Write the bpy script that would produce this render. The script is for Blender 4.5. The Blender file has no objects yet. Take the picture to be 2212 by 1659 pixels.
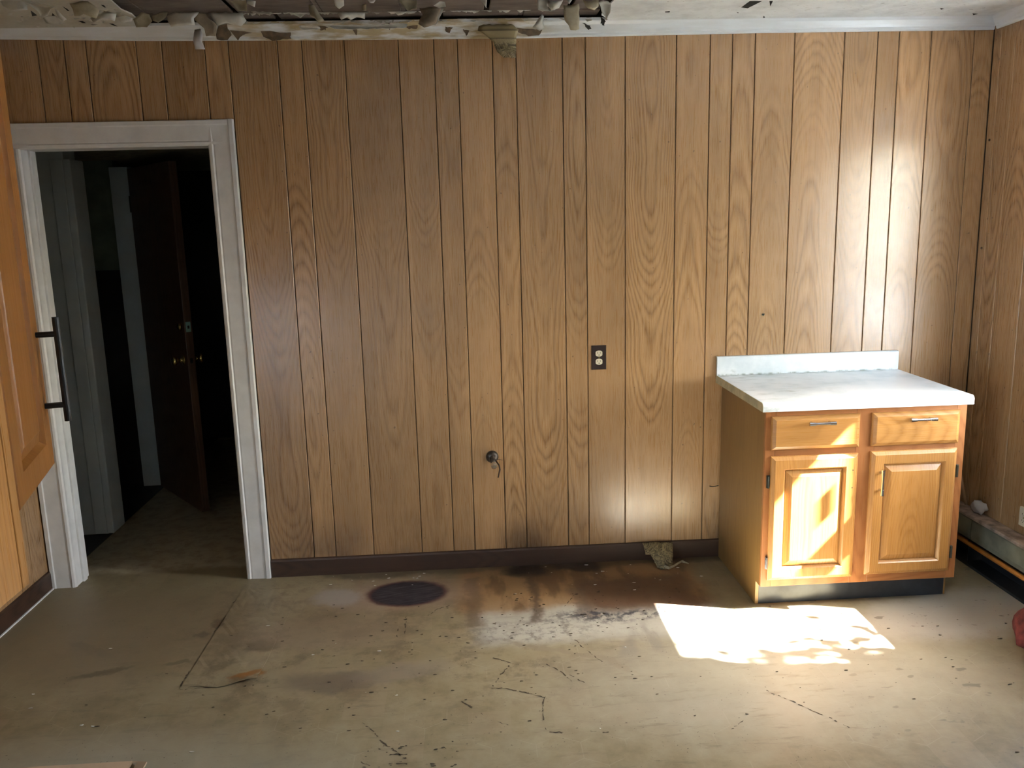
import bpy, bmesh, math, random
from mathutils import Vector, Matrix
random.seed(7)
S = bpy.context.scene
COL = S.collection

# ------------------------------------------------------------------ camera, sky, sun, exposure
cam = bpy.data.cameras.new('camera')
cam.sensor_width = 36.0
cam.lens = 29.989
cam.clip_start = 0.05
camo = bpy.data.objects.new('camera', cam)
COL.objects.link(camo)
camo.matrix_world = Matrix(((0.997819, 0.036427, -0.055049, 1.915911),
                            (-0.060945, 0.188035, -0.980270, -3.943067),
                            (-0.025357, 0.981487, 0.189845, 1.669803),
                            (0, 0, 0, 1)))
S.camera = camo

SKY_STRENGTH = 8.2
SUN_ENERGY = 320.0
EXPOSURE = 0.02
w = bpy.data.worlds.new('sky')
S.world = w
w.use_nodes = True
wt = w.node_tree
wt.nodes.clear()
wo = wt.nodes.new('ShaderNodeOutputWorld')
wb = wt.nodes.new('ShaderNodeBackground')
ws = wt.nodes.new('ShaderNodeTexSky')
ws.sky_type = 'NISHITA'
ws.sun_disc = False
ws.dust_density = 2.5
ws.sun_elevation = math.radians(45)
ws.sun_rotation = math.radians(106)
wb.inputs['Strength'].default_value = SKY_STRENGTH
wmx = wt.nodes.new('ShaderNodeMix'); wmx.data_type = 'RGBA'          # thin haze whitens the blue sky
wmx.inputs[0].default_value = 0.12
wbw = wt.nodes.new('ShaderNodeRGBToBW')
wt.links.new(ws.outputs[0], wbw.inputs[0])
wt.links.new(ws.outputs[0], wmx.inputs[6]); wt.links.new(wbw.outputs[0], wmx.inputs[7])
wt.links.new(wmx.outputs[2], wb.inputs['Color'])
wt.links.new(wb.outputs[0], wo.inputs['Surface'])

sun = bpy.data.lights.new('sun', 'SUN')
sun.energy = SUN_ENERGY
sun.angle = math.radians(0.6)
sun.color = (1.0, 0.975, 0.94)
suno = bpy.data.objects.new('sun', sun)
COL.objects.link(suno)
SUNDIR = Vector((-0.956, 0.28, -1.0)).normalized()
suno.rotation_euler = SUNDIR.to_track_quat('-Z', 'Y').to_euler()
suno.location = (9, -3, 6)

S.view_settings.view_transform = 'Standard'
S.view_settings.look = 'None'
S.view_settings.exposure = EXPOSURE
S.view_settings.gamma = 1.0
S.view_settings.use_curve_mapping = False

# room numbers (metres): x to the right, y away from the camera, z up; back wall face at y = 0
XL, XR, YN, ZC = -0.085, 4.36, -5.0, 2.508
WIN_R = (-1.50, -0.62, 0.83, 2.05)      # window in the right wall: y0, y1, z0, z1
WIN_L = (-4.9, -3.85, 0.2, 1.95)        # unseen fill window added in the left wall, level with the camera

def portal(name, loc, rot, sx, sy):
    l = bpy.data.lights.new(name, 'AREA')
    l.shape = 'RECTANGLE'
    l.size, l.size_y = sx, sy
    l.cycles.is_portal = True
    o = bpy.data.objects.new(name, l)
    o.location = loc
    o.rotation_euler = rot
    COL.objects.link(o)
portal('portal_right', (XR + 0.16, (WIN_R[0] + WIN_R[1]) / 2, (WIN_R[2] + WIN_R[3]) / 2), (0, math.radians(90), 0), WIN_R[3] - WIN_R[2], WIN_R[1] - WIN_R[0])

portal('portal_left', (XL - 0.16, (WIN_L[0] + WIN_L[1]) / 2, (WIN_L[2] + WIN_L[3]) / 2), (0, math.radians(-90), 0), WIN_L[3] - WIN_L[2], WIN_L[1] - WIN_L[0])

# ------------------------------------------------------------------ node helper
class NT:
    def __init__(s, name):
        s.mat = bpy.data.materials.new(name)
        s.mat.use_nodes = True
        s.t = s.mat.node_tree
        s.t.nodes.clear()
        s.out = s.t.nodes.new('ShaderNodeOutputMaterial')
        s.b = s.t.nodes.new('ShaderNodeBsdfPrincipled')
        s.t.links.new(s.b.outputs[0], s.out.inputs['Surface'])
    def put(s, sock, v):
        if isinstance(v, bpy.types.NodeSocket):
            s.t.links.new(v, sock)
        elif isinstance(v, (tuple, list)):
            v = tuple(v)
            if len(sock.default_value) == 4 and len(v) == 3: v += (1.0,)
            sock.default_value = v
        else:
            sock.default_value = v
    def set(s, key, v): s.put(s.b.inputs[key], v)
    def m(s, op, a, b=None, c=None, clamp=False):
        n = s.t.nodes.new('ShaderNodeMath'); n.operation = op; n.use_clamp = clamp
        for i, v in enumerate((a, b, c)):
            if v is not None: s.put(n.inputs[i], v)
        return n.outputs[0]
    def add(s, a, b): return s.m('ADD', a, b)
    def sub(s, a, b): return s.m('SUBTRACT', a, b)
    def mul(s, a, b): return s.m('MULTIPLY', a, b)
    def sm(s, x, e0, e1):
        n = s.t.nodes.new('ShaderNodeMapRange'); n.interpolation_type = 'SMOOTHSTEP'; n.clamp = True
        lo, hi, a, b = (e0, e1, 0.0, 1.0) if e0 < e1 else (e1, e0, 1.0, 0.0)
        s.put(n.inputs[0], x)
        for i, v in zip((1, 2, 3, 4), (lo, hi, a, b)): n.inputs[i].default_value = v
        return n.outputs[0]
    def noise(s, vec, scale, detail=3.0, rough=0.55, dist=0.0):
        n = s.t.nodes.new('ShaderNodeTexNoise')
        s.put(n.inputs['Vector'], vec)
        n.inputs['Scale'].default_value = scale; n.inputs['Detail'].default_value = detail
        n.inputs['Roughness'].default_value = rough; n.inputs['Distortion'].default_value = dist
        return n.outputs[0]
    def voro(s, vec, scale, feature='F1'):
        n = s.t.nodes.new('ShaderNodeTexVoronoi'); n.feature = feature
        s.put(n.inputs['Vector'], vec); n.inputs['Scale'].default_value = scale
        return n.outputs[0]
    def mix(s, f, a, b, mode='MIX'):
        n = s.t.nodes.new('ShaderNodeMix'); n.data_type = 'RGBA'; n.blend_type = mode
        s.put(n.inputs[0], f); s.put(n.inputs[6], a); s.put(n.inputs[7], b)
        return n.outputs[2]
    def ramp(s, f, stops):
        n = s.t.nodes.new('ShaderNodeValToRGB'); s.put(n.inputs[0], f)
        e = n.color_ramp.elements
        while len(e) < len(stops): e.new(0.5)
        for k, (p, c) in zip(e, stops):
            k.position = p; k.color = tuple(c) + (1.0,)
        return n.outputs[0]
    def comb(s, x, y, z=0.0):
        n = s.t.nodes.new('ShaderNodeCombineXYZ')
        for i, v in enumerate((x, y, z)): s.put(n.inputs[i], v)
        return n.outputs[0]
    def sep(s, v):
        n = s.t.nodes.new('ShaderNodeSeparateXYZ'); s.put(n.inputs[0], v)
        return n.outputs[0], n.outputs[1], n.outputs[2]
    def uv(s, name):
        n = s.t.nodes.new('ShaderNodeUVMap'); n.uv_map = name
        return n.outputs[0]
    def obj(s):
        return s.t.nodes.new('ShaderNodeTexCoord').outputs['Object']
    def pos(s):
        return s.t.nodes.new('ShaderNodeNewGeometry').outputs['Position']
    def bump(s, h, strength=0.3, dist=0.01):
        n = s.t.nodes.new('ShaderNodeBump'); s.put(n.inputs['Height'], h)
        n.inputs['Strength'].default_value = strength; n.inputs['Distance'].default_value = dist
        s.t.links.new(n.outputs[0], s.b.inputs['Normal'])

def plain(name, col, rough=0.5, metal=0.0, var=0.12, scale=9.0, bump=0.0, spec=0.5):
    n = NT(name)
    p = n.obj()
    k = n.noise(p, scale, 4.0)
    dark = tuple(c * (1 - var * 2) for c in col)
    lite = tuple(min(1, c * (1 + var)) for c in col)
    n.set('Base Color', n.ramp(k, [(0.3, dark), (0.7, lite)]))
    n.set('Roughness', rough); n.set('Metallic', metal); n.set('Specular IOR Level', spec)
    if bump: n.bump(n.noise(p, scale * 8, 3.0), bump, 0.003)
    return n.mat

def wood(name, light, mid, dark, rough=0.35, ring=0.011, contrast=1.0, tone=0.22, amp=0.075, ior=1.5, bumpk=0.1, spec=0.5, grime=None):
    n = NT(name)
    u, v, _ = n.sep(n.uv('grain'))
    s1, s2, _ = n.sep(n.uv('seed'))
    so = n.mul(s1, 37.0)
    h0 = n.sub(n.noise(n.comb(so, n.mul(v, 1.0), 0.0), 0.85, 1.5, 0.45), 0.5)
    vl = n.sub(v, n.mul(s1, 9.0))
    sg = n.sub(n.mul(n.m('GREATER_THAN', s2, 0.45), 2.0), 1.0)
    h = n.add(n.mul(h0, amp * 1.5), n.add(0.11, n.mul(n.mul(n.sub(vl, 1.25), sg), 0.055)))
    wu = n.add(u, n.mul(n.sub(n.noise(n.comb(n.add(so, n.mul(u, 3.0)), n.mul(v, 2.2), 3.0), 1.6, 2.0), 0.5), 0.03))
    wu = n.add(wu, n.mul(n.sub(s2, 0.5), 0.04))
    hw = n.add(h, n.mul(n.sub(n.noise(n.comb(n.mul(u, 40.0), n.mul(v, 3.0), so), 1.0, 2.0), 0.5), 0.006))
    hw = n.add(n.m('ABSOLUTE', hw), 0.012)
    r = n.m('SQRT', n.add(n.mul(wu, wu), n.mul(hw, hw)))
    r = n.add(r, n.mul(n.sub(n.noise(n.comb(n.mul(u, 120.0), n.mul(v, 4.0), so), 1.0, 2.0), 0.5), 0.0022))
    fr = n.m('FRACT', n.m('DIVIDE', r, ring))
    band = n.noise(n.comb(n.mul(r, 18.0), so, n.mul(v, 0.35)), 1.0, 2.0)
    c = n.ramp(fr, [(0.0, mid), (0.25, light), (0.55, tuple(0.5 * (a + b) for a, b in zip(light, mid))), (0.84, dark), (1.0, mid)])
    flat = tuple(0.45 * a + 0.4 * b + 0.15 * d for a, b, d in zip(light, mid, dark))
    c = n.mix(n.m('MULTIPLY', n.sm(band, 0.35, 0.62), contrast, clamp=True), flat, c)
    pores = n.noise(n.comb(n.mul(u, 520.0), n.mul(v, 9.0), so), 1.0, 2.0)
    c = n.mix(n.mul(n.sm(pores, 0.56, 0.72), 0.35), c, dark)
    strk = n.noise(n.comb(n.mul(u, 34.0), n.mul(v, 0.8), n.mul(so, 1.3)), 1.0, 3.0)
    c = n.mix(n.mul(n.sm(strk, 0.5, 0.68), 0.5), c, light)
    c = n.mix(n.mul(n.sm(strk, 0.46, 0.32), 0.4), c, tuple(0.5 * (a + b) for a, b in zip(mid, dark)))
    blot = n.noise(n.comb(n.mul(u, 6.0), n.mul(v, 1.6), so), 1.0, 3.0)
    tn = n.add(n.add(1.0 - tone * 0.9, n.mul(s2, tone)), n.mul(n.sub(blot, 0.5), 0.5))
    c = n.mix(1.0, c, n.comb(tn, tn, tn), 'MULTIPLY')
    if grime:
        c = grime(n, c)
    n.set('Base Color', c)
    n.set('Roughness', n.add(rough, n.mul(n.sub(pores, 0.5), 0.25)))
    n.set('Specular IOR Level', spec); n.set('IOR', ior)
    n.bump(pores, bumpk, 0.001)
    return n.mat

# ------------------------------------------------------------------ mesh helper
ORG = {}
class MB:
    def __init__(s): s.v = []; s.f = []
    def poly(s, pts): 
        k = len(s.v); s.v += [tuple(p) for p in pts]; s.f.append(tuple(range(k, k + len(pts))))
        return s
    def box(s, x0, x1, y0, y1, z0, z1):
        k = len(s.v)
        s.v += [(x, y, z) for z in (z0, z1) for y in (y0, y1) for x in (x0, x1)]
        s.f += [tuple(k + i for i in q) for q in ((0, 2, 3, 1), (4, 5, 7, 6), (0, 1, 5, 4), (2, 6, 7, 3), (0, 4, 6, 2), (1, 3, 7, 5))]
        return s
    def prism(s, pts, fn):
        """pts: 2D outline; fn(p, e) -> 3D point for end e in (0, 1)"""
        k, n = len(s.v), len(pts)
        s.v += [tuple(fn(p, 0)) for p in pts] + [tuple(fn(p, 1)) for p in pts]
        s.f.append(tuple(k + i for i in range(n))[::-1]); s.f.append(tuple(k + n + i for i in range(n)))
        for i in range(n):
            j = (i + 1) % n
            s.f.append((k + i, k + j, k + n + j, k + n + i))
        return s
    def loops(s, rings, cap0=True, cap1=True, closed=True):
        k, n = len(s.v), len(rings[0])
        for r in rings: s.v += [tuple(p) for p in r]
        for a in range(len(rings) - 1):
            for i in range(n if closed else n - 1):
                j = (i + 1) % n
                s.f.append((k + a * n + i, k + a * n + j, k + (a + 1) * n + j, k + (a + 1) * n + i))
        if cap0: s.f.append(tuple(k + i for i in range(n))[::-1])
        if cap1: s.f.append(tuple(k + (len(rings) - 1) * n + i for i in range(n)))
        return s
    def tube(s, path, r, n=10):
        path = [Vector(p) for p in path]
        rs = r if isinstance(r, (list, tuple)) else [r] * len(path)
        rings = []
        for i, p in enumerate(path):
            d = (path[min(i + 1, len(path) - 1)] - path[max(i - 1, 0)]).normalized()
            a = d.orthogonal().normalized() if i == 0 else (a - d * a.dot(d)).normalized()
            b = d.cross(a)
            rings.append([p + (a * math.cos(t) + b * math.sin(t)) * rs[i] for t in (2 * math.pi * q / n for q in range(n))])
        return s.loops(rings)
    def lathe(s, c, axis, prof, n=20):
        """prof: (distance along axis, radius)"""
        c, d = Vector(c), Vector(axis).normalized()
        a = d.orthogonal().normalized(); b = d.cross(a)
        return s.loops([[c + d * h + (a * math.cos(t) + b * math.sin(t)) * max(r, 1e-4) for t in (2 * math.pi * q / n for q in range(n))] for h, r in prof])

def link(name, mb, mat, parent=None, smooth=False, bevel=0.0, seg=2, grain=None, solid=0.0, uvf=None, seed=None, sub=0):
    me = bpy.data.meshes.new(name)
    org = ORG.get(parent.name, Vector()) if parent else Vector()
    me.from_pydata([tuple(Vector(p) - org) for p in mb.v], [], mb.f)
    me.validate()
    bm = bmesh.new(); bm.from_mesh(me)
    bmesh.ops.recalc_face_normals(bm, faces=bm.faces[:]); bm.to_mesh(me); bm.free()
    o = bpy.data.objects.new(name, me)
    COL.objects.link(o)
    me.materials.append(mat)
    if parent: o.parent = parent
    ORG[o.name] = org
    if smooth:
        for p in me.polygons: p.use_smooth = True
    if grain or uvf:
        l1 = me.uv_layers.new(name='grain'); l2 = me.uv_layers.new(name='seed')
        sd = seed or (random.random(), random.random())
        g = {'x': 0, 'y': 1, 'z': 2}.get(grain, 2)
        cs = [v.co + org for v in me.vertices]
        mid = [(min(c[i] for c in cs) + max(c[i] for c in cs)) / 2 for i in range(3)]
        for p in me.polygons:
            nax = max(range(3), key=lambda i: abs(p.normal[i]))
            oth = [i for i in range(3) if i != g and i != nax]
            ua = oth[0] if oth else (g + 1) % 3
            for li in p.loop_indices:
                c = cs[me.loops[li].vertex_index]
                if uvf: uvw = uvf(c)
                elif nax == g: uvw = (c[ua] - mid[ua], c[3 - g - ua] - mid[3 - g - ua])
                else: uvw = (c[ua] - mid[ua], c[g] + sd[0] * 9)
                l1.data[li].uv = uvw
                l2.data[li].uv = sd
    if solid:
        md = o.modifiers.new('thickness', 'SOLIDIFY'); md.thickness = solid; md.offset = 0
    if bevel:
        md = o.modifiers.new('bevel', 'BEVEL'); md.width = bevel; md.segments = seg; md.limit_method = 'ANGLE'
        md.harden_normals = False
    if sub:
        md = o.modifiers.new('subd', 'SUBSURF'); md.levels = sub; md.render_levels = sub
    return o

def tag(o, label, cat, group=None, kind=None):
    o['label'] = label; o['category'] = cat
    if group: o['group'] = group
    if kind: o['kind'] = kind
    return o

def empty(name, loc):
    o = bpy.data.objects.new(name, None)
    o.location = loc; o.empty_display_size = 0.1
    COL.objects.link(o)
    ORG[o.name] = Vector(loc)
    return o

def lerp_tab(tab, x):
    if x <= tab[0][0]: return tab[0][1]
    for (a, b), (c, d) in zip(tab, tab[1:]):
        if x <= c: return b + (d - b) * (x - a) / (c - a)
    return tab[-1][1]

# ------------------------------------------------------------------ measured outlines (metres)
GROOVES = [0.153, 0.264, 0.355, 0.564, 0.671, 0.851, 0.952, 1.16, 1.264, 1.446, 1.679, 1.833, 1.936, 2.088, 2.191, 2.396, 2.498, 2.676, 2.906, 3.058, 3.159, 3.262, 3.441, 3.669, 3.822, 3.921, 4.07, 4.27, 4.36]
FLAKES=[('w',-0.48,[(0.332,2.509),(0.452,2.485),(0.408,2.449),(0.397,2.447),(0.375,2.48)]),('w',-0.362,[(0.4,2.503),(0.413,2.498),(0.44,2.467),(0.425,2.459),(0.404,2.486)]),('w',-0.253,[(0.594,2.496),(0.622,2.503),(0.65,2.492),(0.646,2.48),(0.614,2.475),(0.598,2.481)]),('t',-0.219,[(0.639,2.496),(0.677,2.522),(0.705,2.513),(0.713,2.488),(0.689,2.466),(0.647,2.466)]),('t',-0.214,[(0.713,2.507),(0.749,2.521),(0.779,2.522),(0.771,2.503),(0.74,2.48),(0.719,2.488)]),('w',-0.212,[(0.775,2.507),(0.807,2.522),(0.901,2.521),(0.88,2.495),(0.885,2.468),(0.857,2.469),(0.822,2.466),(0.791,2.462),(0.777,2.487)]),('b',-0.208,[(0.887,2.522),(0.925,2.515),(0.963,2.474),(0.952,2.433),(0.914,2.433),(0.911,2.462),(0.874,2.501)]),('w',-0.191,[(0.924,2.522),(1.068,2.522),(1.082,2.49),(1.06,2.469),(1.027,2.475),(1.002,2.484),(0.964,2.472),(0.946,2.495)]),('t',-0.392,[(1.063,2.522),(1.13,2.521),(1.13,2.481),(1.099,2.483)]),('w',-0.389,[(1.133,2.522),(1.166,2.517),(1.16,2.497),(1.132,2.51)]),('w',-0.205,[(1.105,2.522),(1.188,2.519),(1.182,2.505),(1.162,2.513),(1.114,2.517)]),('w',-0.19,[(1.243,2.522),(1.336,2.519),(1.299,2.5)]),('t',-0.299,[(1.353,2.522),(1.373,2.522),(1.386,2.503),(1.411,2.463),(1.385,2.459),(1.358,2.481)]),('w',-0.374,[(1.462,2.522),(1.501,2.522),(1.5,2.503),(1.48,2.491),(1.466,2.502)]),('w',-0.177,[(1.449,2.521),(1.489,2.522),(1.562,2.519),(1.559,2.494),(1.525,2.502),(1.502,2.491),(1.484,2.502),(1.462,2.492)]),('t',-0.31,[(1.564,2.517),(1.582,2.522),(1.58,2.494),(1.564,2.495)]),('w',-0.368,[(1.59,2.522),(1.624,2.522),(1.614,2.51),(1.6,2.51)]),('t',-0.362,[(1.715,2.522),(1.782,2.521),(1.78,2.489),(1.746,2.481)]),('w',-0.164,[(1.681,2.521),(1.732,2.522),(1.695,2.51)]),('b',-0.245,[(1.787,2.517),(1.84,2.522),(1.877,2.515),(1.852,2.455),(1.804,2.439),(1.781,2.454),(1.799,2.491)]),('w',-0.22,[(1.877,2.522),(1.886,2.52),(1.853,2.453),(1.844,2.455)]),('w',-0.333,[(1.846,2.507),(1.872,2.522),(1.892,2.52),(1.895,2.503),(1.871,2.501)]),('w',-0.347,[(2.033,2.522),(2.058,2.522),(2.054,2.491)]),('w',-0.337,[(2.259,2.522),(2.3,2.522),(2.303,2.482),(2.277,2.477),(2.26,2.484)]),('w',-0.335,[(2.3,2.522),(2.363,2.521),(2.344,2.49),(2.314,2.48),(2.303,2.498)]),('t',-0.269,[(2.371,2.517),(2.435,2.522),(2.436,2.426),(2.4,2.423),(2.378,2.457)]),('w',-0.331,[(2.378,2.522),(2.399,2.522),(2.386,2.505)]),('w',-0.102,[(2.3,2.522),(2.308,2.513),(2.304,2.492),(2.311,2.466),(2.289,2.457),(2.258,2.471)]),('w',-0.405,[(2.493,2.495),(2.509,2.503),(2.542,2.489),(2.539,2.457),(2.524,2.426)]),('t',-0.328,[(2.442,2.522),(2.506,2.521),(2.505,2.497),(2.488,2.483),(2.464,2.49)]),('w',-0.48,[(0.258,2.51),(0.332,2.509),(0.354,2.49),(0.356,2.473),(0.302,2.468),(0.268,2.487)]),('t',-0.474,[(0.503,2.496),(0.571,2.503),(0.607,2.472),(0.591,2.443),(0.549,2.46),(0.514,2.454)]),('w',-0.324,[(0.516,2.477),(0.571,2.503),(0.616,2.492),(0.609,2.464),(0.56,2.469),(0.529,2.459)]),('w',-0.259,[(0.303,2.5),(0.356,2.503),(0.385,2.479),(0.338,2.472),(0.314,2.476)]),('w',-0.062,[(1.375,2.494),(1.492,2.498),(1.57,2.493),(1.668,2.498),(1.727,2.497),(1.722,2.482),(1.569,2.478),(1.413,2.482)]),('w',-0.062,[(1.268,2.495),(1.355,2.492),(1.359,2.483),(1.277,2.48)])]
LSHEET=[(0.653,-0.47),(0.637,-0.328),(0.649,-0.252),(0.636,-0.141)]
RSHEET=[(2.556,-0.382),(2.544,-0.232),(2.58,-0.1),(2.577,0.022)]
HOLES=[[(0.302,-0.345),(0.288,-0.263),(0.262,-0.249)],[(0.362,-0.298),(0.349,-0.237),(0.336,-0.245)],[(0.446,-0.403),(0.446,-0.36),(0.439,-0.324),(0.432,-0.324)],[(0.401,-0.162),(0.419,-0.161),(0.416,-0.12),(0.402,-0.121)],[(0.502,-0.107),(0.517,-0.106),(0.518,-0.054),(0.508,-0.064)],[(0.594,-0.417),(0.603,-0.41),(0.597,-0.374),(0.59,-0.375)],[(3.112,-0.251),(3.113,-0.357),(3.165,-0.354),(3.145,-0.234)],[(3.194,-0.353),(3.209,-0.352),(3.231,-0.261)],[(2.806,-0.195),(2.826,-0.202),(2.83,-0.178),(2.812,-0.179)],[(2.653,-0.009),(2.68,-0.008),(2.671,0.01)],[(3.262,-0.097),(3.281,-0.062),(3.274,-0.054)],[(3.118,-0.171),(3.131,-0.162),(3.133,-0.146)],[(3.989,-0.2),(4.018,-0.182),(4.012,-0.166)],[(4.198,-0.09),(4.23,-0.08),(4.224,-0.054)]]
CHIPS=[[(1.102,2.485),(1.226,2.476),(1.224,2.454),(1.173,2.451),(1.147,2.444),(1.106,2.465)],[(2.163,2.485),(2.263,2.476),(2.309,2.472),(2.295,2.455),(2.246,2.45),(2.203,2.465)],[(1.886,2.49),(1.919,2.484),(1.905,2.466),(1.887,2.469)],[(1.961,2.48),(1.993,2.476),(1.978,2.455)],[(0.929,2.502),(0.965,2.507),(0.975,2.472),(0.958,2.452),(0.908,2.454)],[(0.976,2.485),(1.069,2.48),(1.019,2.468),(1.002,2.449)],[(1.489,2.49),(1.512,2.486),(1.501,2.46)],[(2.479,2.496),(2.516,2.488),(2.521,2.473),(2.509,2.473)],[(2.558,2.525),(2.582,2.5),(2.576,2.487),(2.562,2.495)],[(1.714,2.494),(1.769,2.495),(1.765,2.484),(1.729,2.483)],[(1.345,2.499),(1.387,2.496),(1.379,2.484),(1.351,2.484)],[(1.643,2.503),(1.659,2.499),(1.652,2.482),(1.644,2.484)]]
CURL=[(0.838,2.483),(0.861,2.488),(0.872,2.461),(0.869,2.431),(0.876,2.404),(0.836,2.404),(0.832,2.441)]
SCRAPTOP=[(2.03,2.484),(2.051,2.491),(2.178,2.489),(2.201,2.468),(2.19,2.431),(2.186,2.353),(2.134,2.354),(2.107,2.377),(2.09,2.421),(2.049,2.454),(2.026,2.467)]
SCRAPBOT=[(2.756,-0.02,0.093),(2.832,-0.021,0.093),(2.905,-0.024,0.09),(2.896,-0.069,0.051),(2.885,-0.115,0.011),(2.867,-0.126,0.002),(2.857,-0.138,-0.009),(2.824,-0.137,-0.008),(2.807,-0.121,0.006),(2.793,-0.084,0.038),(2.787,-0.069,0.051),(2.762,-0.068,0.052),(2.76,-0.032,0.083)]
SCRAPCURL=[(2.853,-0.116),(2.857,-0.167),(2.88,-0.153),(2.932,-0.109),(2.959,-0.118),(2.891,-0.154),(2.862,-0.184),(2.846,-0.165)]
CRACKS=[[(1.986,-0.893),(2.021,-0.918),(2.055,-0.939),(2.025,-0.998),(1.997,-1.054),(1.972,-1.112),(2.011,-1.116),(2.06,-1.14),(2.116,-1.164),(2.16,-1.193)],[(2.162,-1.172),(2.144,-1.258),(2.14,-1.342),(2.142,-1.408)],[(2.143,-1.395),(2.195,-1.408)],[(2.288,-1.41),(2.347,-1.421)],[(1.526,-1.285),(1.557,-1.323),(1.602,-1.398),(1.643,-1.447),(1.685,-1.499)],[(1.633,-1.47),(1.689,-1.475)],[(1.674,-1.51),(1.634,-1.517),(1.692,-1.523)],[(1.843,-1.163),(1.876,-1.202),(1.908,-1.24),(1.934,-1.277)],[(1.983,-1.326),(2.02,-1.346)],[(1.545,-1.499),(1.585,-1.529)],[(0.847,-0.142),(0.925,-0.157),(1.009,-0.151),(1.116,-0.153)],[(0.845,-0.152),(0.847,-0.227),(0.835,-0.279)],[(0.843,-0.381),(0.838,-0.469),(0.828,-0.552)],[(0.824,-0.87),(0.822,-0.95),(0.827,-1.002)],[(0.827,-1.002),(0.897,-1.0),(0.963,-0.997)],[(1.6,-0.609),(1.602,-0.697)],[(1.627,-0.492),(1.629,-0.587),(1.63,-0.661)],[(2.945,-1.229),(2.998,-1.288),(3.051,-1.36),(3.094,-1.411),(3.136,-1.474)],[(2.751,-1.446),(2.82,-1.386)],[(2.186,-0.964),(2.233,-1.02),(2.267,-1.095)],[(2.318,-0.776),(2.344,-0.855),(2.399,-0.969)],[(1.721,-0.503),(1.76,-0.445),(1.814,-0.414)],[(2.372,-0.37),(2.316,-0.481)],[(2.264,-1.05),(2.311,-1.11)]]

# ------------------------------------------------------------------ materials
M = {}
def panel_grime(n, c):
    # damp blackening just above the baseboard and a few smudges (marks on the boards themselves)
    x, y, z = n.sep(n.pos())
    d = n.noise(n.comb(n.mul(x, 2.6), n.mul(y, 2.6), n.mul(z, 3.0)), 1.0, 4.0)
    lowm = n.mul(n.sm(z, 0.34, 0.06), n.sm(d, 0.44, 0.62))
    c = n.mix(n.mul(lowm, 0.55), c, (0.05, 0.028, 0.018))
    px = n.m('DIVIDE', n.sub(x, 2.19), 0.16); pz = n.m('DIVIDE', n.sub(z, 0.06), 0.2)
    q = n.m('SQRT', n.add(n.mul(px, px), n.mul(pz, pz)))
    q = n.add(q, n.mul(n.sub(d, 0.5), 1.2))
    c = n.mix(n.mul(n.sm(q, 1.0, 0.3), 0.6), c, (0.035, 0.02, 0.014))
    spots = n.noise(n.comb(n.mul(x, 60.0), n.mul(y, 60.0), n.mul(z, 48.0)), 1.0, 1.0)
    return n.mix(n.mul(n.sm(spots, 0.73, 0.78), 0.6), c, (0.06, 0.03, 0.018))
M['panel'] = wood('oak_panelling', (0.430, 0.258, 0.128), (0.328, 0.183, 0.080), (0.200, 0.102, 0.040), rough=0.29, ring=0.0085, contrast=0.8, amp=0.11, ior=1.65, bumpk=0.025, grime=panel_grime)
M['groove'] = plain('groove_dark', (0.045, 0.026, 0.014), 0.7)
M['oak'] = wood('honey_oak', (0.45, 0.225, 0.07), (0.385, 0.178, 0.048), (0.28, 0.113, 0.028), rough=0.3, ring=0.008, contrast=0.6, tone=0.12)
M['oakred'] = wood('red_oak_frame', (0.40, 0.165, 0.06), (0.34, 0.13, 0.043), (0.23, 0.08, 0.024), rough=0.32, ring=0.008, contrast=0.6, tone=0.12)
M['ply'] = wood('side_plywood', (0.235, 0.132, 0.042), (0.20, 0.109, 0.033), (0.15, 0.076, 0.022), rough=0.42, ring=0.016, contrast=0.5, tone=0.15)
M['orange'] = wood('orange_oak', (0.25, 0.098, 0.015), (0.21, 0.078, 0.011), (0.15, 0.05, 0.007), rough=0.38, ring=0.012, contrast=0.45, tone=0.12)
M['darkbase'] = wood('dark_baseboard', (0.058, 0.026, 0.014), (0.042, 0.018, 0.010), (0.026, 0.011, 0.006), rough=0.5, ring=0.009, tone=0.2)
M['darkdoor'] = wood('dark_door', (0.10, 0.05, 0.028), (0.08, 0.04, 0.022), (0.05, 0.024, 0.014), rough=0.4, ring=0.014, tone=0.1)
M['stick'] = wood('pale_stick', (0.5, 0.32, 0.19), (0.43, 0.26, 0.15), (0.33, 0.19, 0.1), rough=0.5)
M['white'] = plain('white_paint', (0.76, 0.755, 0.76), 0.38, var=0.05, scale=14)
def make_crown():
    n = NT('crown_paint')
    P = n.pos(); x, y, z = n.sep(P)
    g = n.noise(n.comb(n.mul(x, 6.0), n.mul(y, 6.0), n.mul(z, 30.0)), 1.0, 4.0)
    reg = n.mul(n.sm(x, 0.7, 1.2), n.sm(x, 2.5, 2.1))
    reg = n.mul(reg, n.sm(y, -0.3, -0.1))
    c = n.mix(n.mul(n.add(reg, 0.12), n.sm(g, 0.36, 0.62)), (0.80, 0.82, 0.84), (0.42, 0.335, 0.20))
    n.set('Base Color', c); n.set('Roughness', 0.28)
    return n.mat
M['crown'] = make_crown()
M['hallwhite'] = plain('hall_white_paint', (0.66, 0.73, 0.78), 0.5, var=0.06, scale=5)
M['green'] = plain('green_wall', (0.20, 0.25, 0.19), 0.6, var=0.15, scale=7)
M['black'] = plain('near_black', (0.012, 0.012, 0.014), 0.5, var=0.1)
M['void'] = plain('dark_void', (0.01, 0.009, 0.008), 0.9, var=0.05)
M['wallpaint'] = plain('plain_wall', (0.62, 0.57, 0.47), 0.6)
M['blackmetal'] = plain('black_metal', (0.03, 0.035, 0.042), 0.35, 0.6)
M['chrome'] = plain('chrome', (0.62, 0.64, 0.68), 0.16, 1.0, var=0.03)
M['darkmetal'] = plain('dark_hinge_metal', (0.10, 0.105, 0.09), 0.4, 0.8)
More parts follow.
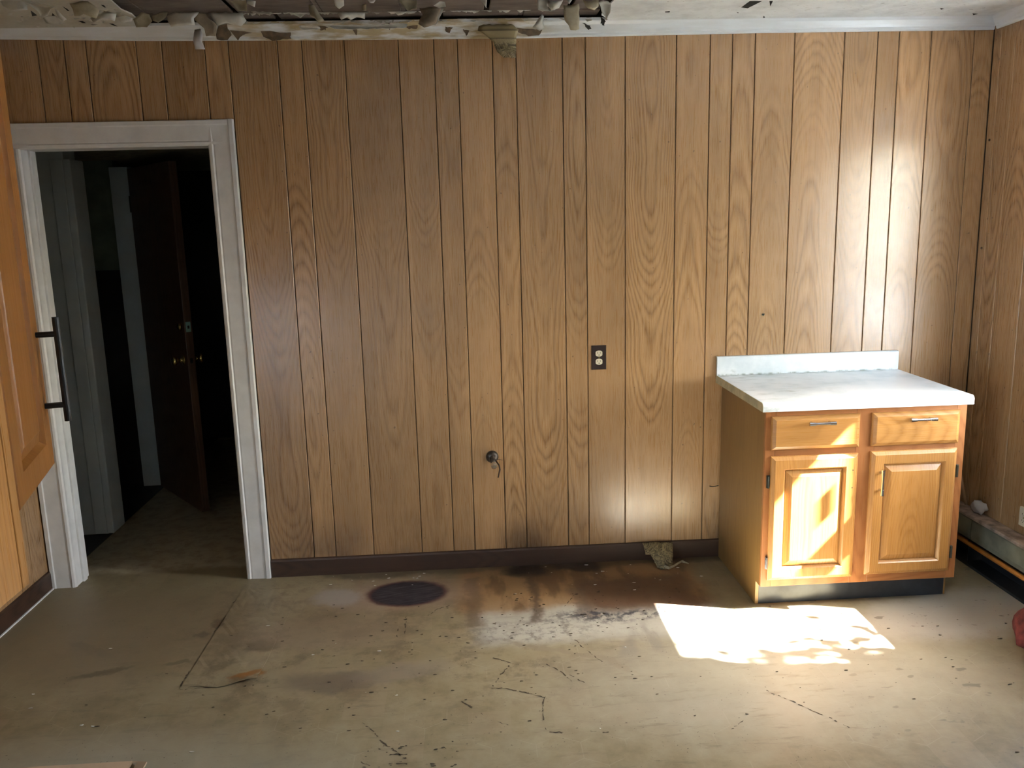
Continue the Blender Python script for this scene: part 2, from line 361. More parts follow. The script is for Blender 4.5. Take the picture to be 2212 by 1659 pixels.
M['brass'] = plain('brass', (0.62, 0.46, 0.17), 0.25, 1.0, var=0.05)
M['latch'] = plain('pale_latch_plate', (0.36, 0.62, 0.56), 0.3, 0.5, var=0.08)
M['kick'] = plain('toe_kick_vinyl', (0.028, 0.032, 0.04), 0.3, var=0.2, scale=18)
M['plate'] = plain('outlet_brown', (0.022, 0.013, 0.013), 0.3)
M['recept'] = plain('outlet_ivory', (0.58, 0.52, 0.40), 0.35, var=0.04)
M['rust'] = plain('rusty_grey_paint', (0.36, 0.27, 0.22), 0.6, var=0.3, scale=22)
M['olive'] = plain('olive_cover', (0.20, 0.195, 0.145), 0.45, 0.0, var=0.2, scale=10)
M['copper'] = plain('copper', (0.82, 0.33, 0.07), 0.42, 0.35, var=0.15, scale=12)
M['pipe'] = plain('old_pipe', (0.10, 0.085, 0.075), 0.4, 0.6, var=0.3, scale=60)
M['nut'] = plain('bright_nut', (0.7, 0.66, 0.6), 0.25, 0.9, var=0.1)
M['cord'] = plain('brown_cord', (0.07, 0.035, 0.022), 0.6)
M['flakew'] = plain('white_flake', (0.66, 0.64, 0.58), 0.6, var=0.10, scale=18, bump=0.2)
M['flaket'] = plain('tan_flake', (0.36, 0.31, 0.215), 0.7, var=0.18, scale=20, bump=0.2)
M['flakeb'] = plain('brown_flake', (0.235, 0.185, 0.13), 0.8, var=0.2, scale=20, bump=0.2)
M['chip'] = plain('bare_brown', (0.11, 0.072, 0.04), 0.8, var=0.3, scale=40)
M['cardboard'] = plain('cardboard', (0.40, 0.27, 0.165), 0.8, var=0.1)
M['redcloth'] = plain('red_cloth', (0.17, 0.035, 0.03), 0.95, var=0.3, scale=30, bump=0.5)
M['paper'] = plain('white_paper', (0.60, 0.585, 0.60), 0.7, var=0.08)
M['soot'] = plain('grime', (0.065, 0.045, 0.026), 0.8, var=0.3, scale=50)
M['ground'] = plain('outside_ground', (0.62, 0.63, 0.62), 0.9, var=0.15, scale=1.5)
M['siding'] = plain('outside_siding', (0.5, 0.5, 0.48), 0.7)
M['leaf'] = plain('leaf', (0.06, 0.12, 0.03), 0.6, var=0.3)
M['shade'] = plain('window_bar', (0.3, 0.26, 0.2), 0.6)

def make_laminate():
    n = NT('white_laminate')
    p = n.obj(); x, y, z = n.sep(n.pos())
    a = n.noise(p, 5.0, 5.0, 0.6)
    base = n.ramp(a, [(0.35, (0.62, 0.68, 0.72)), (0.55, (0.80, 0.83, 0.86)), (0.75, (0.84, 0.86, 0.88))])
    g = n.noise(n.comb(n.mul(x, 7.0), n.mul(y, 22.0), n.mul(z, 12.0)), 1.0, 5.0, 0.6)
    left = n.sm(x, 3.75, 3.15)
    dirt = n.mul(n.mul(n.sm(g, 0.52, 0.75), 0.7), n.add(0.12, n.mul(left, 0.88)))
    edge = n.mul(n.sm(y, -0.07, -0.018), n.sm(n.noise(n.comb(n.mul(x, 26.0), n.mul(y, 50.0), 0.0), 1.0, 3.0), 0.42, 0.62))
    seam = n.mul(n.mul(edge, n.sm(z, 0.924, 0.916)), 0.8)
    c = n.mix(n.m('MAXIMUM', dirt, seam), base, (0.20, 0.225, 0.19))
    n.set('Base Color', c); n.set('Roughness', 0.28)
    return n.mat
M['laminate'] = make_laminate()
M['laminedge'] = plain('bare_counter_edge', (0.44, 0.40, 0.27), 0.55, var=0.15, scale=20)

def make_floor():
    n = NT('old_vinyl_floor')
    P = n.pos(); x, y, z = n.sep(P)
    n1 = n.noise(P, 3.5, 4.0); n2 = n.noise(n.comb(x, y, 5.0), 3.5, 4.0)
    n3 = n.noise(P, 26.0, 3.0); n4 = n.noise(n.comb(x, y, 7.0), 26.0, 3.0)
    xd = n.add(n.add(x, n.mul(n.sub(n1, 0.5), 0.16)), n.mul(n.sub(n3, 0.5), 0.05))
    yd = n.add(n.add(y, n.mul(n.sub(n2, 0.5), 0.16)), n.mul(n.sub(n4, 0.5), 0.05))
    big = n.noise(P, 1.3, 5.0, 0.6)
    fine = n.noise(P, 14.0, 5.0, 0.65)
    c = n.ramp(n.add(n.mul(big, 0.6), n.mul(fine, 0.4)), [(0.36, (0.150, 0.112, 0.058)), (0.5, (0.222, 0.178, 0.103)), (0.63, (0.275, 0.230, 0.145))])
    # printed hexagon pattern
    a = 0.145
    def hexd(ox, oy):
        fx = n.sub(n.mul(n.m('FRACT', n.add(n.m('DIVIDE', x, a), ox + 20)), a), a / 2)
        h = a * math.sqrt(3)
        fy = n.sub(n.mul(n.m('FRACT', n.add(n.m('DIVIDE', y, h), oy + 20)), h), h / 2)
        ax, ay = n.m('ABSOLUTE', fx), n.m('ABSOLUTE', fy)
        return n.m('MAXIMUM', ax, n.add(n.mul(ax, 0.5), n.mul(ay, 0.8660254)))
    hd = n.m('MINIMUM', hexd(0, 0), hexd(0.5, 0.5))
    line = n.sm(hd, a / 2 - 0.0028, a / 2 - 0.0006)
    wearm = n.sm(n.noise(P, 5.0, 3.0), 0.46, 0.62)
    c = n.mix(n.mul(n.mul(line, wearm), 0.13), c, (0.50, 0.45, 0.36))
    cellshade = n.noise(n.comb(n.m('FLOOR', n.m('DIVIDE', x, a)), n.m('FLOOR', n.m('DIVIDE', y, a * 0.87)), 0.0), 0.77, 0.0)
    c = n.mix(n.mul(n.sm(cellshade, 0.5, 0.7), 0.28), c, (0.29, 0.225, 0.145))
    def ell(cx, cy, rx, ry, e0=0.75, e1=1.1, rot=0.0, soft=True):
        X = n.sub(xd if soft else n.add(x, n.mul(n.sub(n3, 0.5), 0.02)), cx); Y = n.sub(yd if soft else n.add(y, n.mul(n.sub(n4, 0.5), 0.02)), cy)
        cr, sr = math.cos(rot), math.sin(rot)
        U = n.m('DIVIDE', n.add(n.mul(X, cr), n.mul(Y, sr)), rx); V = n.m('DIVIDE', n.sub(n.mul(Y, cr), n.mul(X, sr)), ry)
        return n.sm(n.m('SQRT', n.add(n.mul(U, U), n.mul(V, V))), e1, e0)
    def paint(c, mask, col, k=1.0): return n.mix(n.mul(mask, k), c, col)
    def boxm(x0, x1, y0, y1, s=0.05):
        return n.mul(n.mul(n.sm(xd, x0 - s, x0 + s), n.sm(xd, x1 + s, x1 - s)), n.mul(n.sm(yd, y0 - s, y0 + s), n.sm(yd, y1 + s, y1 - s)))
    # traffic dirt in the middle and the left
    dirt = n.noise(P, 6.0, 6.0, 0.7)
    m = n.mul(n.add(n.mul(boxm(0.7, 2.3, -1.15, -0.3, 0.25), 0.8), 0.2), n.sm(dirt, 0.47, 0.64))
    c = paint(c, m, (0.115, 0.08, 0.045), 0.78)
    c = paint(c, n.mul(boxm(0.6, 2.0, -0.9, 0.1, 0.3), n.sm(fine, 0.42, 0.66)), (0.13, 0.095, 0.06), 0.6)
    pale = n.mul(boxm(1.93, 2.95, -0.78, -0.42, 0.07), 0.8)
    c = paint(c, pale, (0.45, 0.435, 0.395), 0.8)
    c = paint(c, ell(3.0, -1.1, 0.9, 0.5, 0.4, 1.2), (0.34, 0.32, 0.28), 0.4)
    c = paint(c, ell(0.35, -0.5, 0.9, 0.5, 0.5, 1.1), (0.17, 0.125, 0.075), 0.6)
    # brown wet stain along the wall
    st = n.noise(n.comb(n.mul(x, 9.0), n.mul(y, 3.0), 0.0), 1.0, 4.0)
    wet = boxm(1.86, 2.97, -0.50, 0.2, 0.05)
    c = paint(c, wet, (0.255, 0.145, 0.062), 0.85)
    c = paint(c, n.mul(wet, n.sm(st, 0.47, 0.63)), (0.10, 0.05, 0.022), 0.8)
    c = paint(c, boxm(2.42, 2.93, -0.54, -0.20, 0.05), (0.075, 0.036, 0.022), 0.85)
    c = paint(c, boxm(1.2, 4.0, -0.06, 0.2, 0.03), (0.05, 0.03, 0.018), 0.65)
    c = paint(c, ell(2.17, -0.09, 0.13, 0.10, 0.5, 1.1), (0.014, 0.01, 0.008), 0.95)
    c = paint(c, ell(2.42, -0.06, 0.16, 0.06, 0.5, 1.1), (0.018, 0.012, 0.01), 0.9)
    c = paint(c, boxm(1.89, 1.96, -0.62, -0.12, 0.02), (0.10, 0.06, 0.035), 0.7)
    c = paint(c, boxm(2.155, 2.20, -0.62, -0.12, 0.02), (0.07, 0.04, 0.024), 0.8)
    c = paint(c, boxm(2.36, 2.44, -0.60, -0.3, 0.02), (0.09, 0.055, 0.04), 0.65)
    c = paint(c, n.mul(boxm(0.2, 3.4, -1.9, -0.6, 0.3), n.sm(n.noise(n.comb(n.mul(x, 5.0), n.mul(y, 26.0), 4.0), 1.0, 5.0, 0.7), 0.54, 0.70)), (0.13, 0.10, 0.062), 0.55)
    # black smear with bare spots
    sp = n.noise(P, 22.0, 4.0, 0.7)
    c = paint(c, n.mul(ell(2.52, -0.59, 0.32, 0.07, 0.4, 1.15), n.sm(sp, 0.40, 0.60)), (0.028, 0.03, 0.045), 0.92)
    c = paint(c, n.mul(ell(2.15, -0.68, 0.42, 0.13, 0.3, 1.1), n.sm(sp, 0.46, 0.66)), (0.10, 0.088, 0.07), 0.7)
    c = paint(c, n.mul(ell(2.62, -0.80, 0.30, 0.16, 0.3, 1.1, 0.5), n.sm(st, 0.48, 0.66)), (0.16, 0.14, 0.12), 0.6)
    # round burn
    c = paint(c, ell(1.55, -0.27, 0.42, 0.22, 0.3, 1.2), (0.29, 0.205, 0.165), 0.55)
    c = paint(c, ell(1.618, -0.265, 0.195, 0.145, 0.86, 1.05, 0, False), (0.055, 0.014, 0.016), 0.95)
    scr = n.noise(n.comb(n.mul(n.add(x, n.mul(y, 0.25)), 10.0), n.mul(n.sub(y, n.mul(x, 0.25)), 90.0), 0.0), 1.0, 3.0)
    burn = ell(1.618, -0.265, 0.178, 0.13, 0.86, 1.02, 0, False)
    c = paint(c, burn, n.ramp(scr, [(0.42, (0.010, 0.007, 0.012)), (0.7, (0.045, 0.038, 0.046))]), 0.98)
    c = paint(c, boxm(-0.4, 1.2, 0.14, 4.0, 0.04), n.mix(n.sm(fine, 0.4, 0.65), (0.46, 0.39, 0.27), (0.33, 0.26, 0.17)), 0.8)  # hall floor painted paler to make up for the weak light there
    # loose patches and foot marks; two pale ovals stand in for missing light
    for (cx, cy, rx, ry, rot, col, k) in [
        (1.387, -0.996, 0.19, 0.085, 0.0, (0.12, 0.092, 0.066), 0.75), (1.62, -0.95, 0.2, 0.07, 0.1, (0.19, 0.155, 0.12), 0.5),
        (1.05, -0.71, 0.07, 0.06, 0.0, (0.09, 0.06, 0.035), 0.7), (1.30, -0.62, 0.35, 0.16, 0.0, (0.20, 0.15, 0.10), 0.6),
        (0.835, -0.49, 0.028, 0.05, 0.3, (0.09, 0.06, 0.035), 0.85), (0.795, -0.585, 0.035, 0.032, 0.3, (0.10, 0.07, 0.045), 0.85),
        (0.49, -0.845, 0.125, 0.022, 0.28, (0.11, 0.08, 0.045), 0.85), (0.762, -0.822, 0.055, 0.02, 0.1, (0.11, 0.08, 0.045), 0.8),
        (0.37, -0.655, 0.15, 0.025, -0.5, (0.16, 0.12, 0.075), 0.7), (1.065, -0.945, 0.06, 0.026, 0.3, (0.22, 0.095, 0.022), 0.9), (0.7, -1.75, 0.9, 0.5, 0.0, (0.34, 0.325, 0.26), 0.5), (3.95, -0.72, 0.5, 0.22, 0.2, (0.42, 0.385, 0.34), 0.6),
        (2.30, -0.9, 0.30, 0.02, -0.55, (0.2, 0.16, 0.11), 0.6), (1.3, -0.28, 0.12, 0.1, 0, (0.33, 0.32, 0.33), 0.4)]:
        c = paint(c, ell(cx, cy, rx, ry, 0.6, 1.2, rot), col, k)
    # dark blots near the heater
    blots = n.noise(n.comb(n.mul(x, 1.0), n.mul(y, 1.7), 9.0), 11.0, 2.0)
    rightm = n.sm(x, 2.8, 3.7)
    c = paint(c, n.mul(n.sm(blots, 0.655, 0.70), rightm), (0.12, 0.10, 0.07), 0.75)
    # specks and crumbs trodden in
    spk = n.noise(P, 95.0, 2.0, 0.5)
    c = paint(c, n.mul(n.sm(spk, 0.675, 0.72), n.sm(dirt, 0.42, 0.6)), (0.075, 0.05, 0.03), 0.85)
    n.set('Base Color', c)
    rg = n.add(0.36, n.mul(fine, 0.25))
    n.set('Roughness', n.add(n.add(rg, n.mul(wet, -0.05)), n.mul(burn, 0.25)))
    n.set('Specular IOR Level', 0.45)
    n.bump(n.add(n.mul(fine, 0.6), n.mul(spk, 0.3)), 0.12, 0.004)
    return n.mat
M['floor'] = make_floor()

def make_ceiling(name, light, dirtk):
    n = NT(name)
    P = n.pos(); x, y, z = n.sep(P)
    d1 = n.noise(n.comb(n.mul(n.add(x, y), 34.0), n.mul(n.sub(x, y), 7.0), 0.0), 1.0, 3.0)
    d2 = n.noise(n.comb(n.mul(n.add(x, y), 7.0), n.mul(n.sub(x, y), 34.0), 2.0), 1.0, 3.0)
    g = n.noise(P, 7.0, 5.0, 0.65)
    emb = n.add(n.mul(d1, 0.5), n.mul(d2, 0.5))
    left = n.sm(x, 1.4, 0.4)
    c = n.ramp(g, [(0.35, tuple(v * 0.8 for v in light)), (0.6, light)])
    c = n.mix(n.mul(left, 0.7), c, (0.40, 0.35, 0.235))
    c = n.mix(n.mul(n.sm(emb, 0.56, 0.66), 0.25), c, (0.35, 0.33, 0.27))
    sp = n.noise(n.comb(n.mul(x, 24.0), n.mul(y, 60.0), 0.0), 1.0, 2.0)
    c = n.mix(n.mul(n.sm(sp, 0.70, 0.76), dirtk), c, (0.12, 0.105, 0.08))
    n.set('Base Color', c); n.set('Roughness', 0.5)
    n.bump(emb, 0.5, 0.01)
    return n.mat
M['ceiling'] = make_ceiling('embossed_ceiling', (0.90, 0.93, 0.93), 0.8)
def make_ceilboard():
    n = NT('bare_ceiling_board')
    P = n.pos(); x, y, z = n.sep(P)
    g = n.noise(n.comb(n.mul(x, 9.0), n.mul(y, 26.0), 0.0), 1.0, 5.0, 0.6)
    b = n.noise(P, 5.0, 3.0)
    c = n.ramp(n.add(n.mul(g, 0.6), n.mul(b, 0.4)), [(0.36, (0.062, 0.045, 0.036)), (0.62, (0.135, 0.105, 0.088))])
    n.set('Base Color', c); n.set('Roughness', 0.7); n.bump(g, 0.5, 0.006)
    return n.mat
M['ceilboard'] = make_ceilboard()
def make_scrap():
    n = NT('embossed_tan_paper')
    p = n.obj(); x, y, z = n.sep(p)
    w1 = n.noise(p, 16.0, 2.0, 0.5, 2.5)
    sc = n.m('ABSOLUTE', n.sub(n.m('FRACT', n.mul(w1, 6.0)), 0.5))
    ridge = n.m('FRACT', n.mul(z, 28.0))
    top = n.sm(z, 2.40, 2.44)
    em = n.mix(top, n.comb(sc, sc, sc), n.comb(ridge, ridge, ridge))
    e = n.sep(em)[0]
    c = n.ramp(e, [(0.06, (0.09, 0.066, 0.032)), (0.3, (0.24, 0.185, 0.092)), (0.8, (0.29, 0.23, 0.125))])
    n.set('Base Color', c); n.set('Roughness', 0.55); n.bump(e, 0.8, 0.006)
    return n.mat
M['scrap'] = make_scrap()
def make_glass():
    n = NT('window_glass')
    t = n.t
    tr = t.nodes.new('ShaderNodeBsdfTransparent'); tr.inputs[0].default_value = (0.95, 0.97, 0.96, 1)
    gl = t.nodes.new('ShaderNodeBsdfGlossy'); gl.inputs['Roughness'].default_value = 0.02
    mx = t.nodes.new('ShaderNodeMixShader'); mx.inputs[0].default_value = 0.07
    t.links.new(tr.outputs[0], mx.inputs[1]); t.links.new(gl.outputs[0], mx.inputs[2])
    t.links.new(mx.outputs[0], n.out.inputs['Surface'])
    return n.mat
M['glass'] = make_glass()
def make_curtain():
    n = NT('sheer_curtain')
    t = n.t
    tr = t.nodes.new('ShaderNodeBsdfTranslucent'); tr.inputs[0].default_value = (0.62, 0.62, 0.60, 1)
    df = t.nodes.new('ShaderNodeBsdfDiffuse'); df.inputs[0].default_value = (0.7, 0.7, 0.68, 1)
    mx = t.nodes.new('ShaderNodeMixShader'); mx.inputs[0].default_value = 0.4
    t.links.new(tr.outputs[0], mx.inputs[1]); t.links.new(df.outputs[0], mx.inputs[2])
    t.links.new(mx.outputs[0], n.out.inputs['Surface'])
    return n.mat
M['curtain'] = make_curtain()

# ------------------------------------------------------------------ room shell
HX0, HX1, HY1, HZ = -0.80, 0.99, 1.66, 2.09      # the dark hall behind the doorway
DX0, DX1, DZ = 0.035, 0.835, 2.018              # doorway opening
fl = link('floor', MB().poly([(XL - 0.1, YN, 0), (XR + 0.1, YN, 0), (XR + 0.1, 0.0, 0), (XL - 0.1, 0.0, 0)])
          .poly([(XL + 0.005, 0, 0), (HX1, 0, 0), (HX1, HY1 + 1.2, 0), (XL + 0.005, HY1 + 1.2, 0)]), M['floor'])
tag(fl, 'stained tan vinyl sheet floor with a faint hexagon print, running into the hall', 'floor', kind='structure')
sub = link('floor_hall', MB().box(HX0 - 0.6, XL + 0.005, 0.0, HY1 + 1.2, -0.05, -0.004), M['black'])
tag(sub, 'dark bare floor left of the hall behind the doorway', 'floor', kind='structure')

found = tag(link('foundation', MB().box(HX0 - 0.7, XR + 0.13, YN - 0.12, HY1 + 1.3, -0.36, -0.052), M['siding']), 'foundation under the floor', 'foundation', kind='structure')

# vinyl patch with a lifted corner, and grime in the splits
pm = MB()
corner = [(0.845, -0.137), (1.116, -0.153), (1.102, -0.985), (0.827, -1.0)]
NPX, NPY = 8, 16
def bil(u, v):
    a, b, c_, d = corner
    x = (a[0] * (1 - u) + b[0] * u) * (1 - v) + (d[0] * (1 - u) + c_[0] * u) * v
    y = (a[1] * (1 - u) + b[1] * u) * (1 - v) + (d[1] * (1 - u) + c_[1] * u) * v
    lift = max(0.0, u - 0.45) * max(0.0, v - 0.82) * 0.16
    return x, y + (0.012 * math.sin(u * 9) * (v == 1)), 0.0018 + lift
for j in range(NPY):
    for i in range(NPX):
        pm.poly([bil(i / NPX, j / NPY), bil((i + 1) / NPX, j / NPY), bil((i + 1) / NPX, (j + 1) / NPY), bil(i / NPX, (j + 1) / NPY)])
po = link('vinyl_patch', pm, M['floor'], fl, solid=0.002)
po['label'] = 'loose rectangular vinyl patch with a curled orange-brown corner'
bm = bmesh.new(); bm.from_mesh(po.data); bmesh.ops.remove_doubles(bm, verts=bm.verts, dist=1e-5); bm.to_mesh(po.data); bm.free()

rc = random.Random(3)
cm = MB()
for line in CRACKS:
    for (a, b) in zip(line, line[1:]):
        d = Vector((b[0] - a[0], b[1] - a[1])); L = d.length; d.normalize(); nrm = Vector((-d.y, d.x))
        k = max(2, int(L / 0.010)); prev = None
        for i in range(k + 1):
            c = Vector(a) + d * L * i / k + nrm * rc.uniform(-0.003, 0.003)
            wd = rc.choice([0.0004, 0.001, 0.0016, 0.0026, 0.0034])
            cur = (c + nrm * wd, c - nrm * wd)
            if prev and rc.random() < 0.66:
                cm.poly([(*prev[0], 0.0009), (*cur[0], 0.0009), (*cur[1], 0.0009), (*prev[1], 0.0009)])
            prev = cur
co = link('floor_cracks', cm, M['soot'], fl); co['kind'] = 'stuff'; co['label'] = 'dark dirt-filled splits in the vinyl'

# crumbs and paint flakes lying about: nobody could count them
def crumbs(name, mat, spots, zlo=0.001, big=0.006, label=None):
    m = MB()
    for (x0, x1, y0, y1, cnt) in spots:
        for _ in range(cnt):
            cx, cy = rc.uniform(x0, x1), rc.uniform(y0, y1); r = rc.uniform(0.25, 1.0) * big
            n = rc.choice([4, 5, 6]); t0 = rc.uniform(0, 6)
            pts = [(cx + 1.7 * r * rc.uniform(.4, 1.2) * math.cos(t0 + 6.283 * i / n), cy + r * 0.6 * rc.uniform(.4, 1.2) * math.sin(t0 + 6.283 * i / n)) for i in range(n)]
            tl = rc.uniform(-0.25, 0.25)
            m.prism(pts, lambda p, e: (p[0], p[1], zlo + e * r * 0.35 + (p[0] - cx) * tl * e))
    o = link(name, m, mat, fl); o['kind'] = 'stuff'
    if label: o['label'] = label
crumbs('dark_crumbs', M['soot'], [(0.9, 2.6, -1.2, -0.35, 130), (0.2, 3.6, -1.7, -0.5, 70), (1.55, 1.85, -1.56, -1.42, 26), (2.0, 2.9, -0.7, -0.3, 70), (3.2, 4.2, -1.3, -0.65, 24)], big=0.0055, label='dark trodden crumbs of dirt')
crumbs('pale_crumbs', M['flakew'], [(1.1, 2.3, -0.22, -0.03, 16), (2.2, 3.0, -0.3, -0.04, 16), (0.2, 3.4, -1.4, -0.25, 22)], big=0.0065, label='pale crumbs of fallen ceiling paint')

# walls -----------------------------------------------------------------
GR = GROOVES
def zcrown(x): return lerp_tab([(-0.085, 2.472), (0.2, 2.466), (0.6, 2.455), (1.08, 2.4505), (2.2, 2.4445), (3.3, 2.4525), (4.36, 2.452)], x)
wb_ = MB()
wb_.box(DX1 + 0.02, XR + 0.12, 0.006, 0.12, -0.05, 2.62).box(XL - 0.12, DX0 - 0.02, 0.006, 0.12, -0.05, 2.62).box(DX0 - 0.02, DX1 + 0.02, 0.006, 0.12, DZ + 0.02, 2.62)
wall_back = tag(link('wall_back', wb_, M['groove']), 'back wall of oak-look panelling with a doorway at its left end', 'wall', kind='structure')
def board(parent, name, a0, a1, z0, z1, place, seed, mat='panel'):
    """vertical board between a0 and a1 along the wall; place(a, d, z) -> world, d = height above the backing"""
    g, t = 0.0016, 0.006
    pts = [(a0 + g, 0), (a0 + g, t - 0.0022), (a0 + g + 0.0022, t), (a1 - g - 0.0022, t), (a1 - g, t - 0.0022), (a1 - g, 0)]
    m = MB().prism(pts, lambda p, e: place(p[0], p[1], z0 if e == 0 else z1))
    mid = (a0 + a1) / 2
    lab = {}
    return link(name, m, M[mat], parent, uvf=None, grain='z', seed=seed)
edges = [XL] + GR
for a0, a1 in zip(edges, edges[1:]):
    sd = (random.random(), random.random())
    z0 = 0.02
    if a1 < 0.97: z0 = DZ + 0.06
    board(wall_back, 'panel_board', a0, min(a1, XR - 0.001), z0, 2.5, lambda a, d, z: (a, 0.006 - d, z), sd)

def wall_with_hole(name, x0, x1, hole, label, mat, ymax):
    y0, y1, z0, z1 = hole
    m = MB().box(x0, x1, YN - 0.12, y0, -0.05, 2.62).box(x0, x1, y1, ymax, -0.05, 2.62).box(x0, x1, y0, y1, -0.05, z0).box(x0, x1, y0, y1, z1, 2.62)
    return tag(link(name, m, mat), label, 'wall', kind='structure')
wall_right = wall_with_hole('wall_right', XR + 0.006, XR + 0.13, WIN_R, 'right wall of oak-look panelling behind the baseboard heater', M['groove'], 0.12)
wall_left = wall_with_hole('wall_left', XL - 0.13, XL - 0.006, WIN_L, 'left wall of oak-look panelling beside the doorway', M['groove'], 0.0)
def side_boards(parent, hole, place, widths):
    y, i = 0.0, 0
    y0, y1, z0, z1 = hole
    while y > YN + 0.01:
        yn = max(y - widths[i % len(widths)] * 0.0256, YN); i += 1
        sd = (random.random(), random.random())
        if y0 > 1 or y <= y0 or yn >= y1: spans = [(0.02, 2.5)]
        else: spans = [(0.02, z0 - 0.05), (z1 + 0.05, 2.5)]
        # boards that meet the window edge are trimmed to it by the window casing
        for s0, s1 in spans: board(parent, 'panel_board', yn, y, s0, s1, place, sd)
        if len(spans) == 2 and y > y1: board(parent, 'panel_board', y1, y, z0 - 0.05, z1 + 0.05, place, sd)
        if len(spans) == 2 and yn < y0: board(parent, 'panel_board', yn, y0, z0 - 0.05, z1 + 0.05, place, sd)
        y = yn
side_boards(wall_right, WIN_R, lambda a, d, z: (XR + 0.006 - d, a, z), [2.2, 4, 7, 9, 6, 4, 6, 4, 8, 4, 7])
side_boards(wall_left, WIN_L, lambda a, d, z: (XL - 0.006 + d, a, z), [6, 4, 8, 4, 7, 9, 6, 4])
wall_near = tag(link('wall_near', MB().box(XL - 0.13, XR + 0.13, YN - 0.12, YN, -0.05, 2.62), M['wallpaint']), 'plain cream wall behind the viewer', 'wall', kind='structure')

# ceiling ---------------------------------------------------------------
cl = MB()
cl.poly([(XL - 0.1, YN, ZC), (XR + 0.1, YN, ZC), (XR + 0.1, -0.85, ZC), (XL - 0.1, -0.85, ZC)])
cl.poly([(XL - 0.1, -0.85, ZC), (0.55, -0.85, ZC)] + [(a, b, ZC) for a, b in LSHEET] + [(0.62, -0.03, ZC), (XL - 0.1, -0.03, ZC)])
cl.poly([(XR + 0.1, -0.85, ZC), (XR + 0.1, -0.02, ZC), (2.585, -0.02, ZC)] + [(2.59, -0.06, ZC), (2.572, -0.10, ZC), (2.548, -0.14, ZC)] + [(a, b, ZC) for a, b in RSHEET[:2][::-1]] + [(2.57, -0.6, ZC), (2.50, -0.85, ZC)])
ceil = tag(link('ceiling', cl, M['ceiling'], solid=0.006), 'embossed white ceiling, torn away to brown boards over the middle of the back wall', 'ceiling', kind='structure')
roof = link('ceiling_backing', MB().box(XL - 0.13, XR + 0.13, YN - 0.12, 0.12, 2.585, 2.64), M['void'], ceil)
# bare boards in the torn area: two rows of short boards
for (ya, yb, x0, st, off) in ((-0.134, -0.022, 0.50, 0.325, 0.0), (-0.43, -0.138, 0.50, 0.325, 0.15), (-0.86, -0.434, 0.50, 0.325, 0.05)):
    x = x0 - off
    while x < 2.72:
        z = 2.531 + random.uniform(-0.0015, 0.0015)
        link('ceiling_board', MB().box(x + 0.0015, x + st - 0.0015, ya, yb, z, z + 0.012), M['ceilboard'], ceil, bevel=0.002, seg=1)
        if random.random() < 0.75:
            link('ceiling_board', MB().box(x + st, x + st + 0.018, ya, yb, z + 0.002, z + 0.012), M['ceilboard'], ceil)
        x += st + 0.0195

def sheet(P3, normal, bend, n=3):
    """irregular thin sheet through a 3D outline, subdivided towards its middle so it can curl"""
    c = sum((Vector(p) for p in P3), Vector()) / len(P3)
    m = MB(); N = Vector(normal)
    ring = [[c + (Vector(p) - c) * (k / n) + N * bend * (1 - (k / n) ** 2) for p in P3] for k in range(n + 1)]
    m.loops(ring[1:], cap0=True, cap1=False)
    return m
tone = {'w': 'flakew', 't': 'flaket', 'b': 'flakeb'}
rf = random.Random(11)
for tn, Y, P in FLAKES:
    Q = []
    for i, (a, b) in enumerate(zip(P, P[1:] + P[:1])):      # roughen the torn outline
        Q.append(a)
        L = math.hypot(b[0] - a[0], b[1] - a[1])
        for k in range(1, int(L / 0.016)):
            t = k / int(L / 0.016)
            Q.append((a[0] + (b[0] - a[0]) * t + rf.uniform(-.004, .004), a[1] + (b[1] - a[1]) * t + rf.uniform(-.0035, .0035)))
    zt = max(p[1] for p in Q); tilt = rf.uniform(-0.35, 0.35)
    P3 = [(x, min(Y - (zt - z) * tilt, -0.052), z) for x, z in Q]
    fk = link('peeling_flake', sheet(P3, (0, -1, 0), rf.uniform(-0.012, 0.014)), M[tone[tn]], ceil, smooth=True, solid=0.0015)
fr_ = MB()                      # ragged paper left along the joint of the bare boards and on top of the crown
def sliver(x, y, z, wd, h, dy):
    fr_.poly([(x - wd, y, z), (x + wd, y, z), (x + wd * rf.uniform(-.2, .9), y + dy * .6, z - h * .7), (x + rf.uniform(-.6, .6) * wd, y + dy, z - h)])
for _ in range(95):
    x = rf.uniform(0.95, 2.35); sliver(x, -0.136 + rf.uniform(-.002, .002), 2.531, rf.uniform(.003, .024), rf.uniform(.003, .011), rf.uniform(-.006, .004))
for _ in range(70):
    x = rf.uniform(0.72, 2.52); sliver(x, -0.047 + rf.uniform(-.004, .002), 2.513 + rf.uniform(0, .006), rf.uniform(.004, .022), rf.uniform(.004, .016), rf.uniform(-.010, -.004))
for _ in range(40):
    x = rf.uniform(0.15, 0.62); sliver(x, rf.uniform(-.36, -.05), 2.5052, rf.uniform(.004, .016), rf.uniform(.004, .012), rf.uniform(-.012, .004))
fo = link('torn_paper_fringe', fr_, M['flakew'], ceil, solid=0.0008); fo['kind'] = 'stuff'; fo['label'] = 'ragged fringe of torn ceiling paper'
hm = MB()  # flat black patches painted for the shade inside holes; nothing is cut
for P in HOLES: hm.poly([(x, y, ZC - 0.0036) for x, y in P])
ho = link('hole_shade', hm, M['void'], ceil); ho['kind'] = 'stuff'; ho['label'] = 'flat black patches for the shade of small holes and gashes in the ceiling paper'

